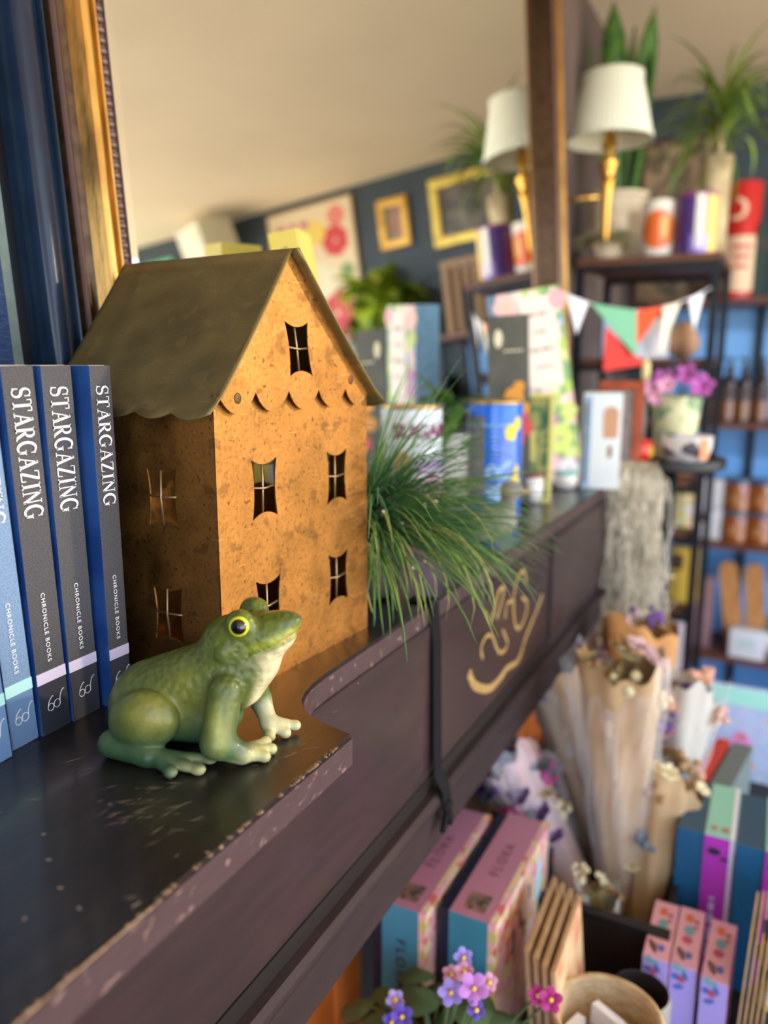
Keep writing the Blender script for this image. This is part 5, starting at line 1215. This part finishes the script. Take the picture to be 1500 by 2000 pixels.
# purple and mint boxed sets
m_mintc = mat('mint_card', (150, 208, 182), .5); m_magc = mat('magenta_card', (184, 54, 184), .45, c2=(168, 48, 178), scale=8); m_slt = mat('slate_teal_card', (52, 84, 104), .5); m_petr = mat('petrol_card', (12, 90, 134), .5)
def puzzle(x, y, label, rz=0.0):
    t = thing('game_box', label, 'box', (x, y, TZ), rz, group='mint and magenta boxed sets')
    o = MB().box((-.032, .002, 0), (.002, .130, .199), 0, bev=.001).build('tray', [m_slt, m_petr], t)
    for p_ in o.data.polygons:
        if p_.normal.y < -.5: p_.material_index = 1
    o = MB().box((.0, 0, 0), (.034, .132, .200), 0, bev=.001).build('lid', [m_mintc, m_magc, m_wht], t)
    for p_ in o.data.polygons:
        if p_.normal.y < -.5: p_.material_index = 1
        if p_.normal.x > .5: p_.material_index = 2
    MB().box((.029, -.0004, 0), (.0342, 0, .2003)).build('edge_strip', m_lil, t); MB().box((.029, 0, .2), (.0342, .132, .2003)).build('edge_strip', m_wht, t)
    b = MB(); blob(b, 0, 0, .008, .005, 10, .2); blob(b, .012, -.008, .005, .003, 8, .2); b.build('printed_bird', m_dk, t, M=frame_M((.012, -.0006, .180), (1, 0, 0), (0, 0, 1)))
    scribble('small_print', m_lil, t, frame_M((.014, -.0006, .075), (0, 0, 1), (-1, 0, 0)), .085, .010, 6); b = MB(); b.box((.006, .014, .2), (.013, .024, .2004)); b.box((.018, .014, .2), (.027, .024, .2004)); b.build('printed_stamps', mat('terracotta_stamp', (176, 120, 100), .6), t)
    return t
puzzle(-.040, .950, 'mint and magenta boxed set with a petrol tray, next to the crate'); puzzle(.028, .946, 'mint and magenta boxed set at the right edge of the photo')
# pink and lilac card decks
m_dpk = mat('candy_pink_card', (236, 174, 192), .5); m_dli = mat('lilac_card', (184, 162, 232), .5)
m_dor = mat('orange_figure', (220, 120, 72), .5); m_dbl = mat('blue_figure', (84, 110, 190), .5); m_dtl = mat('grey_teal_figure', (120, 170, 180), .5); m_drd = mat('rose_figure', (196, 84, 110), .5); m_dbr = mat('brown_figure', (110, 70, 54), .5)
def deck(x, y, label, rz=0.0):
    t = thing('card_deck', label, 'card deck', (x, y, TZ), rz, group='pink and lilac card decks'); W_, L_, H2 = .0275, .103, .120
    o = MB().box((0, 0, 0), (W_, L_, H2), 0, bev=.0008).build('box', [m_dpk, m_dli], t)
    for p_ in o.data.polygons:
        if p_.normal.y < -.5: p_.material_index = 1
    for mm, top in ((m_dor, ((.012, .084, .005, .008),)), (m_dtl, ((.014, .062, .006, .009),)), (m_drd, ((.013, .045, .006, .007), (.020, .070, .003, .003))), (m_dbl, ((.017, .020, .004, .006),)), (m_dbr, ((.009, .022, .004, .004), (.020, .080, .003, .003)))):
        b = MB()
        for cx, cy, rx, ry in top: blob(b, cx, cy, rx, ry, 10, .25, H2 + .0003)
        b.build('printed_figure', mm, t)
    for mm, fr_ in ((m_dbr, ((.010, .136, .0035, .009),)), (m_dtl, ((.007, .118, .004, .005), (.014, .116, .003, .004))), (m_drd, ((.012, .104, .004, .0045),)), (m_dbl, ((.006, .106, .004, .004), (.016, .109, .003, .005), (.010, .094, .006, .003)))):
        b = MB()
        for cx, cz, rx, rz_ in fr_: blob(b, cx, cz, rx, rz_, 10, .25, 0, rot=.4)
        b.build('printed_figure', mm, t, M=frame_M((0, -.0006, 0), (1, 0, 0), (0, 0, 1)))
    return t
deck(-.0867, .807, 'pink and lilac card deck nearest the wicker basket'); deck(-.0575, .809, 'pink and lilac card deck between the other two decks'); deck(-.0255, .803, 'pink and lilac card deck nearest the fanned cards', R(-2))
# fanned stack of slim cards and yellow badges
for k in range(5):
    t = thing('card', 'slim cream card with a blue foot, %s of the fan beside the card decks' % ('leftmost', 'second', 'middle', 'fourth', 'rightmost')[k], 'card', (.012 + .0058 * k, .800 + .004 * k, TZ + .0003), rot=(0, R(2), R(-3)), group='slim cream cards in a fan')
    MB().box((-.0012, 0, .02), (.0012, .10, .175)).build('sheet', m_krf, t); MB().box((-.0012, 0, 0), (.0012, .10, .02)).build('foot', m_sky, t)
m_sun = mat('sunflower_yellow', (232, 196, 60), .5); m_dkc = mat('dark_green_card', (40, 52, 44), .6)
bd = thing('badge_card', 'dark card holding two yellow flower badges at the right edge of the photo', 'card', (.030, .830, TZ), R(-6)); MB().box((0, 0, 0), (.06, .003, .19)).build('sheet', m_dkc, bd)
for zz in (.152, .104):
    g_ = MB(); g_.lathe([(.0175, 0), (.0185, .002), (.014, .005), (.001, .006)], 22, cap1=False); o = g_.build('badge', m_sun, bd, auto=40, M=Matrix.Translation((.013, 0, zz)) @ Matrix.Rotation(PI / 2, 4, 'X'))
    MB().lathe([(.009, .0056), (.001, .0068)], 16, cap0=False, cap1=False).build('badge_centre', m_wcer, o)
# board with a pink basket print, books behind
m_bd1 = ramp_mat('pale_blue_flower_board', [(172, 206, 240), (186, 214, 242), (206, 200, 236), (160, 200, 236), (222, 226, 220)], 40, .5, 'noise'); m_bd2 = mat('aqua_band', (176, 240, 226), .5)
bo = thing('picture_board', 'pale blue board with a pink basket print at the back of the table', 'board', (-.020, 1.50, TZ + .0003), rot=(R(-4), 0, 0)); MB().box((-.075, 0, 0), (.125, .012, .178), 0, bev=.001).build('panel', m_bd1, bo); MB().box((-.075, -.0006, .142), (.125, 0, .176)).build('top_band', m_bd2, bo)
b = MB(); b.prism([(-.010, .055), (.020, .055), (.022, .078), (.012, .092), (-.004, .092), (-.012, .078)], -.0012, -.0004, 'y'); b.build('printed_basket', mat('bright_pink_print', (244, 150, 214), .5), bo); b = MB(); blob(b, .005, .083, .007, .005); b.build('printed_flower', m_dor, bo, M=frame_M((0, -.0016, 0), (1, 0, 0), (0, 0, 1)))
b = MB()
for cx, cz in ((-.045, .09), (-.02, .03), (.03, .03), (.06, .08), (-.055, .04), (.05, .12)): blob(b, cx, cz, .006, .006, 10, .2)
b.build('printed_flower', mat('peach_spots', (240, 190, 170), .5), bo, M=frame_M((0, -.0014, 0), (1, 0, 0), (0, 0, 1)))
for k, (x_, w_, c_, lb) in enumerate(((-.077, .020, (206, 66, 50), 'red cloth book standing behind the mint box'), (-.052, .030, (112, 124, 122), 'grey cloth book beside the red one'))):
    t = thing('book', lb, 'book', (x_ + w_ / 2, 1.15, TZ), R(-9)); MB().box((-w_ / 2, 0, 0), (w_ / 2, .18, .155 - .003 * k), 0, bev=.001).build('cover', mat('cloth_%d' % k, c_, .7), t); MB().box((-w_ / 2 + .003, .178, .003), (w_ / 2 - .003, .1806, .15)).build('pages', m_page, t)
bt = thing('bottle', 'slim mint green bottle left of the pale blue board', 'bottle', (at(1360, 1400, 1.47).x, 1.47, TZ)); MB().lathe([(.012, 0), (.0135, .004), (.0135, .10), (.008, .13), (.006, .15), (.001, .155)], 18, cap1=False).build('body', mat('mint_glass', (140, 214, 208), .3, coat=.3), bt, smooth=True); MB().lathe([(.0068, .146), (.0068, .166), (.001, .168)], 14, cap1=False).build('cap', m_wcer, bt)

# black crate of dried flower bouquets
cr = thing('crate', 'black crate holding dried flower bouquets', 'crate', (-.150, 1.03, TZ)); b = MB(); X_, Y_, Hc = .085, .185, .118
for lo, hi in (((-X_, -Y_, 0), (X_, Y_, .008)), ((-X_, -Y_, .008), (X_, -Y_ + .010, Hc)), ((-X_, Y_ - .010, .008), (X_, Y_, Hc)), ((-X_, -Y_ + .01, .008), (-X_ + .008, Y_ - .01, Hc)), ((X_ - .008, -Y_ + .01, .008), (X_, Y_ - .01, Hc))): b.box(lo, hi)
b.build('sides', m_tab, cr); MB().box((-X_ - .002, -Y_ - .002, Hc), (X_ + .002, -Y_ + .012, Hc + .006)).build('rim', m_stk, cr); MB().box((-X_ - .002, Y_ - .012, Hc), (X_ + .002, Y_ + .002, Hc + .006)).build('rim', m_stk, cr)
m_kr = mat('kraft_wrap', (202, 168, 124), .65, c2=(184, 148, 104), scale=12); m_kr2 = mat('orange_kraft_wrap', (212, 150, 84), .65); m_grp = mat('pale_grey_wrap', (206, 200, 188), .55)
m_cel = bpy.data.materials.new('cellophane'); m_cel.use_nodes = True; nt = m_cel.node_tree; bs = nt.nodes['Principled BSDF']; bs.inputs['Base Color'].default_value = (.95, .97, 1, 1); bs.inputs['Roughness'].default_value = .03; bs.inputs['Alpha'].default_value = .18; bs.inputs['Specular IOR Level'].default_value = 1.0; bs.inputs['Coat Weight'].default_value = 1.0; bs.inputs['Coat Roughness'].default_value = .05
m_stm = mat('dried_stem', (168, 150, 96), .8); m_twine = mat('twine', (170, 140, 100), .9)
def bouquet(label, p0, p1, r0, r1, mw, heads, seed, cello=True, hr=(.010, .020), spill=0.0, grp='dried bouquets in the black crate'):
    q = random.Random(seed); p0, p1 = Vector(p0), Vector(p1); ax = p1 - p0; L = ax.length; t = thing('bouquet', label, 'bouquet', p0, group=grp)
    Rm = Vector((0, 0, 1)).rotation_difference(ax.normalized()); t.rotation_mode = 'QUATERNION'; t.rotation_quaternion = Rm
    def cone(r0, r1, z0, z1, seg=40, wob=.10, rag=.0, ph=0):
        b = MB(); vs = []; fs = []; rows = 14
        for i in range(rows + 1):
            s_ = i / rows
            for k in range(seg):
                a = 2 * PI * k / seg; r_ = (r0 + (r1 - r0) * s_ ** .8) * (1 + wob * s_ * math.sin(3 * a + ph + 2 * s_) + wob * .6 * math.sin(7 * a + ph * 2 + 5 * s_)); zz = z0 + (z1 - z0) * s_ + (rag * math.sin(2 * a + ph) + rag * .4 * math.sin(9 * a)) * (1 if i == rows else s_ ** 4)
                vs.append((r_ * math.cos(a), r_ * math.sin(a), zz))
        if ph > seed:
            vs = [(x_ * q.uniform(.96, 1.10), y_ * q.uniform(.96, 1.10), z_) for x_, y_, z_ in vs]
        for i in range(rows): fs += [(i * seg + k, i * seg + (k + 1) % seg, (i + 1) * seg + (k + 1) % seg, (i + 1) * seg + k) for k in range(seg)]
        return b.add(vs, fs)
    cone(r0, r1, .0, L, ph=seed, rag=.016).build('wrap', mw, t, smooth=True)
    if cello: cone(r0 * 1.15, r1 * 1.12, .012, L * .96, wob=.16, rag=.03, ph=seed * 1.7 + .1).build('cellophane', m_cel, t, smooth=False, label='glossy clear cellophane sleeve')
    MB().lathe([(r0 * 1.5, .045), (r0 * 1.6, .05), (r0 * 1.5, .056)], 20, cap0=False, cap1=False).build('tie', m_twine, t)
    b = MB()
    for k in range(14): a = q.uniform(0, 6.28); r_ = q.uniform(0, .6) * r1; b.tube([(0, 0, .004), (r_ * .6 * math.cos(a), r_ * .6 * math.sin(a), L * .6), (r_ * math.cos(a), r_ * math.sin(a), L * 1.0)], .0012, 5)
    b.build('stems', m_stm, t)
    for k in range(len(heads) * 5 + int(spill * 16)):
        mm = heads[k % len(heads)]; a = q.uniform(0, 6.28); rr = q.uniform(0, .95) ** .6 * r1; z_ = L + q.uniform(-.035, .035) - .02 * (rr / r1); h_ = q.uniform(*hr); b = MB()
        if q.random() < spill:
            s_ = q.uniform(.45, 1.0); z_ = L * s_; rr = (r0 + (r1 - r0) * s_ ** .8) * 1.10
        if k % 2:
            for j in range(3): flower(b, (rr * math.cos(a), rr * math.sin(a), z_ + j * .002), h_ * (1.15 - .25 * j), (math.cos(a) * .5 + q.gauss(0, .2), math.sin(a) * .5 + q.gauss(0, .2), 1), 6, j)
        else:
            for j in range(9): b.ball((rr * math.cos(a) + q.gauss(0, h_ * .45), rr * math.sin(a) + q.gauss(0, h_ * .45), z_ + q.gauss(0, h_ * .5)), h_ * q.uniform(.25, .5), 0, 7, 5)
        b.build('flower_head', mm, t, smooth=True)
    return t
m_crf = mat('cream_dried_flower', (236, 222, 176), .8); m_pch = mat('peach_dried_flower', (222, 168, 140), .8); m_vdf = mat('violet_dried_flower', (112, 76, 140), .8); m_mdf = mat('magenta_dried_flower', (188, 74, 140), .8); m_gdf = mat('grey_blue_dried_flower', (120, 130, 146), .8); m_tdf = mat('tan_dried_flower', (170, 132, 90), .8); m_ldf = mat('blush_dried_flower', (220, 182, 180), .8)
bouquet('large kraft bouquet in shiny cellophane with cream flowers at the centre of the crate', (-.140, .985, TZ + .012), (-.160, .995, 1.040), .016, .052, m_kr, [m_crf, m_crf, m_tdf, m_ldf], 1, True, (.012, .020))
bouquet('bouquet of violet and magenta flowers leaning left behind the pink boxes', (-.180, .985, TZ + .012), (-.312, .990, .872), .014, .050, m_ldf, [m_vdf, m_mdf, m_gdf, m_crf, m_vdf], 2, True, (.010, .017), .65)
bouquet('pale kraft bouquet leaning left between the violet and cream ones', (-.178, 1.075, TZ + .012), (-.272, 1.13, .940), .014, .046, m_kr, [m_vdf, m_ldf, m_tdf], 3, True, (.010, .016))
bouquet('bouquet of peach flowers right of the cream one', (-.112, 1.085, TZ + .012), (-.085, 1.13, .965), .014, .042, m_grp, [m_pch, m_ldf, m_vdf, m_pch], 4, True, (.011, .018), .5)
bouquet('kraft bouquet with brown seed heads leaning right towards the mint boxes', (-.110, .960, TZ + .012), (-.092, 1.02, .880), .013, .042, m_kr, [m_tdf, m_crf, m_gdf, m_tdf], 5, False, (.009, .015), .35)
bouquet('orange kraft bouquet with plum edging at the back of the crate', (-.150, 1.175, TZ + .012), (-.180, 1.27, 1.000), .016, .060, m_kr2, [m_ldf, m_tdf, m_vdf, m_crf], 6, False, (.010, .017))
t = bouquet('small pale kraft bundle at the front of the crate below the cream bouquet', (-.140, .875, TZ + .012), (-.152, .885, .775), .016, .026, m_grp, [m_crf, m_tdf], 7, False, (.007, .010))

# wicker basket with white cards, stoneware cup
m_wick = mat('pale_wicker', (206, 176, 134), .7, c2=(180, 148, 106), scale=70, stretch=(1, 1, 4), bump=.4)
bx, by = -.100, .668
bk = thing('basket', 'round pale wicker basket holding white cards at the bottom of the photo', 'basket', (bx, by, TZ)); n = 40
MB().lathe([(.034, 0), (.038, .004), (.047, .143), (.049, .150), (.046, .152), (.043, .143), (.034, .010), (.001, .008)], n, cap1=False).build('bowl', m_wick, bk, auto=60)
b = MB(); b.tube([(.050 * math.cos(2 * PI * k / 36), .050 * math.sin(2 * PI * k / 36), .152) for k in range(37)], .0042, 8); b.build('rim', m_wick, bk, smooth=True)
MB().box((-.006, -.004, 0), (.006, .004, .03), 0, Matrix.Translation((.026, .038, .118)) @ Matrix.Rotation(.5, 4, 'Y')).build('leather_tab', mat('brown_leather', (96, 54, 44), .6), bk)
for k, (dx, dy, rz, rx, lb) in enumerate(((-.012, .0, -28, 22, 'white card lying at the left inside the wicker basket'), (.020, -.008, -14, 20, 'white card lying at the right inside the wicker basket'), (-.028, -.018, 70, 18, 'narrow white card standing at the near side of the wicker basket'))):
    t = thing('card', lb, 'card', (bx + dx * .7, by + dy * .7, TZ + .012), rot=(R(-rx * .3), 0, R(rz)), group='white cards in the wicker basket'); MB().box((-.016, -.0045, 0), (.016, .0045, .135 - .004 * k)).build('sheet', m_wp, t); MB().box((-.016, -.0052, .03), (.016, -.0046, .115)).build('printed_panel', (m_sky, m_pb, m_crf)[k], t)
m_sw = mat('grey_stoneware', (172, 162, 146), .6, c2=(150, 140, 124), scale=30); m_swi = mat('dark_cup_glaze', (52, 46, 44), .35)
cu_ = thing('beaker', 'grey stoneware beaker with a dark inside between the basket and the card decks', 'beaker', (-.080, .752, TZ)); o = MB().lathe([(.022, 0), (.027, .004), (.031, .05), (.031, .115), (.0285, .122)], 32, cap1=False).build('body', m_sw, cu_, auto=50); MB().lathe([(.0286, .1215), (.0275, .06), (.022, .012), (.001, .010)], 32, cap0=False, cap1=False).build('inside', m_swi, cu_, auto=50, label='dark glazed inside')

# African violet at the foot of the boxes
m_vlf = mat('velvety_violet_leaf', (62, 88, 54), .7, c2=(84, 108, 62), scale=30); m_vpk = mat('orchid_petal', (200, 130, 206), .6); m_vli = mat('soft_violet_petal', (164, 140, 222), .6); m_vpu = mat('purple_petal', (96, 70, 176), .6); m_vcr = mat('crimson_petal', (176, 36, 120), .6)
av = thing('african_violet', 'potted African violet with lilac and purple flowers at the bottom of the photo', 'potted flowers', (-.245, .578, TZ))
MB().lathe([(.038, 0), (.042, .004), (.052, .122), (.056, .124), (.056, .136), (.050, .136), (.047, .120), (.001, .118)], 30, cap1=False).build('pot', mat('terracotta_pot', (160, 96, 66), .7), av, auto=40)
q_ = random.Random(14)
for i in range(20):
    a = i * 2.4; rr = .030 + .058 * (i / 20) ** .7; zz = .152 - .018 * (i / 20) + q_.uniform(-.004, .008); sz = q_.uniform(.017, .023); b = MB(); vs = [(0, 0, .003)]; m__ = 14
    for ring in (.55, 1.0):
        for k in range(m__): t_ = 2 * PI * k / m__; vs.append((ring * sz * 1.1 * math.cos(t_), ring * sz * math.sin(t_), .003 - .006 * ring * ring + .0016 * math.cos(2 * t_)))
    fs = [(0, 1 + k, 1 + (k + 1) % m__) for k in range(m__)] + [(1 + k, 1 + m__ + k, 1 + m__ + (k + 1) % m__, 1 + (k + 1) % m__) for k in range(m__)]
    b.add(vs, fs); b.tube([(-sz, 0, -.002), (-rr * .9, 0, -.03)], .0022, 6)
    b.build('leaf', m_vlf, av, smooth=True, M=Matrix.Translation((rr * math.cos(a), rr * math.sin(a), zz)) @ Matrix.Rotation(a, 4, 'Z') @ Matrix.Rotation(R(8 + 22 * (i / 20)), 4, 'Y'))
def vflower(p, r_, mm, nr=(.35, -.8, .6)):
    b = MB(); flower(b, p, r_, nr, 5, q_.random()); o = b.build('flower', mm, av, smooth=True); c_ = Vector(p) + Vector(nr).normalized() * .003
    MB().ball(c_, .0022, 0, 8, 6).build('stamen', m_sun, o); return o
for u_, v_, yy, r_, mm in ((925, 1930, .560, .0135, m_vpk), (880, 1938, .562, .0115, m_vli), (906, 1898, .574, .009, m_pk), (905, 1870, .582, .009, m_vli), (955, 1918, .575, .008, m_pk), (772, 1952, .570, .009, m_lpu), (785, 1985, .560, .011, m_vpu), (765, 1996, .556, .009, m_vpu), (930, 1972, .552, .008, m_vpu), (1075, 1952, .600, .011, m_vcr), (1050, 1944, .602, .009, m_vcr), (880, 1902, .580, .008, m_pk)):
    w_ = at(u_, v_, yy) - Vector((-.245, .578, TZ)); vflower((w_.x, w_.y, w_.z), r_, mm)
b = MB()
for ch in [o for o in av.children if o.name.startswith('flower')]:
    c_ = sum((v.co for v in ch.data.vertices), Vector()) / len(ch.data.vertices); b.tube([(c_.x * .25, c_.y * .25, .125), (c_.x * .7, c_.y * .7, c_.z * .6 + .04), (c_.x, c_.y + .002, c_.z)], .0012, 5)
b.build('flower_stalks', m_vlf, av)
# ------------------------------------------------------------------ daylight, camera, view
w = bpy.data.worlds.new('street_daylight'); scn.world = w; w.use_nodes = True; nt = w.node_tree
bg = nt.nodes['Background']; tc = nt.nodes.new('ShaderNodeTexCoord'); sp = nt.nodes.new('ShaderNodeSeparateXYZ'); cr = nt.nodes.new('ShaderNodeValToRGB')
nt.links.new(tc.outputs['Generated'], sp.inputs[0])
mr = nt.nodes.new('ShaderNodeMapRange'); mr.inputs[1].default_value = -1; mr.inputs[2].default_value = 1; nt.links.new(sp.outputs['Z'], mr.inputs[0])
nt.links.new(mr.outputs[0], cr.inputs['Fac'])
e = cr.color_ramp.elements; e[0].position = .40; e[0].color = (1.0, .84, .64, 1); e[1].position = .62; e[1].color = (.42, .66, 1.0, 1)
k = e.new(.5); k.color = (.86, .90, 1.0, 1)
nt.links.new(cr.outputs['Color'], bg.inputs['Color']); bg.inputs['Strength'].default_value = 5.0
sun = bpy.data.lights.new('sun', 'SUN'); sun.energy = 1.9; sun.angle = R(2.2); sun.color = (1.0, .77, .50)
so = bpy.data.objects.new('sun', sun); COL.objects.link(so)
az, el = R(40), R(14.0); sd = Vector((math.cos(az) * math.cos(el), math.sin(az) * math.cos(el), math.sin(el)))
so.rotation_euler = sd.to_track_quat('Z', 'Y').to_euler(); so.location = (2.0, 2.8, 2.0)
spt = bpy.data.lights.new('added_shelf_fill', 'SPOT'); spt.energy = 170; spt.spot_size = R(62); spt.spot_blend = .6; spt.shadow_soft_size = .06; spt.color = (.84, .93, 1.0)  # unseen fill spot added to brighten the blue shelving
to = bpy.data.objects.new('added_shelf_fill', spt); COL.objects.link(to); to.location = (1.5, .45, 2.42); to.rotation_euler = (Vector((1.5, .45, 2.42)) - Vector((.05, 3.2, .95))).to_track_quat('Z', 'Y').to_euler()
cam = bpy.data.cameras.new('camera'); co = bpy.data.objects.new('camera', cam); COL.objects.link(co); scn.camera = co
cam.sensor_fit = 'VERTICAL'; cam.sensor_height = 36.0; cam.sensor_width = 27.0; cam.lens = F_PX / 2000 * 36.0
cam.clip_start = .01; cam.clip_end = 100
co.location = CAM; co.rotation_euler = (PI / 2 - PIT, 0, YAW)
cam.dof.use_dof = True; cam.dof.focus_distance = .485; cam.dof.aperture_fstop = 3.7
vs = scn.view_settings; vs.view_transform = 'Standard'; vs.look = 'None'; vs.exposure = 0.0; vs.gamma = 1.0; vs.use_curve_mapping = False
scn.cycles.use_denoising = True
scn.cycles.max_bounces = 10; scn.cycles.sample_clamp_indirect = 6.0
bpy.context.view_layer.update()
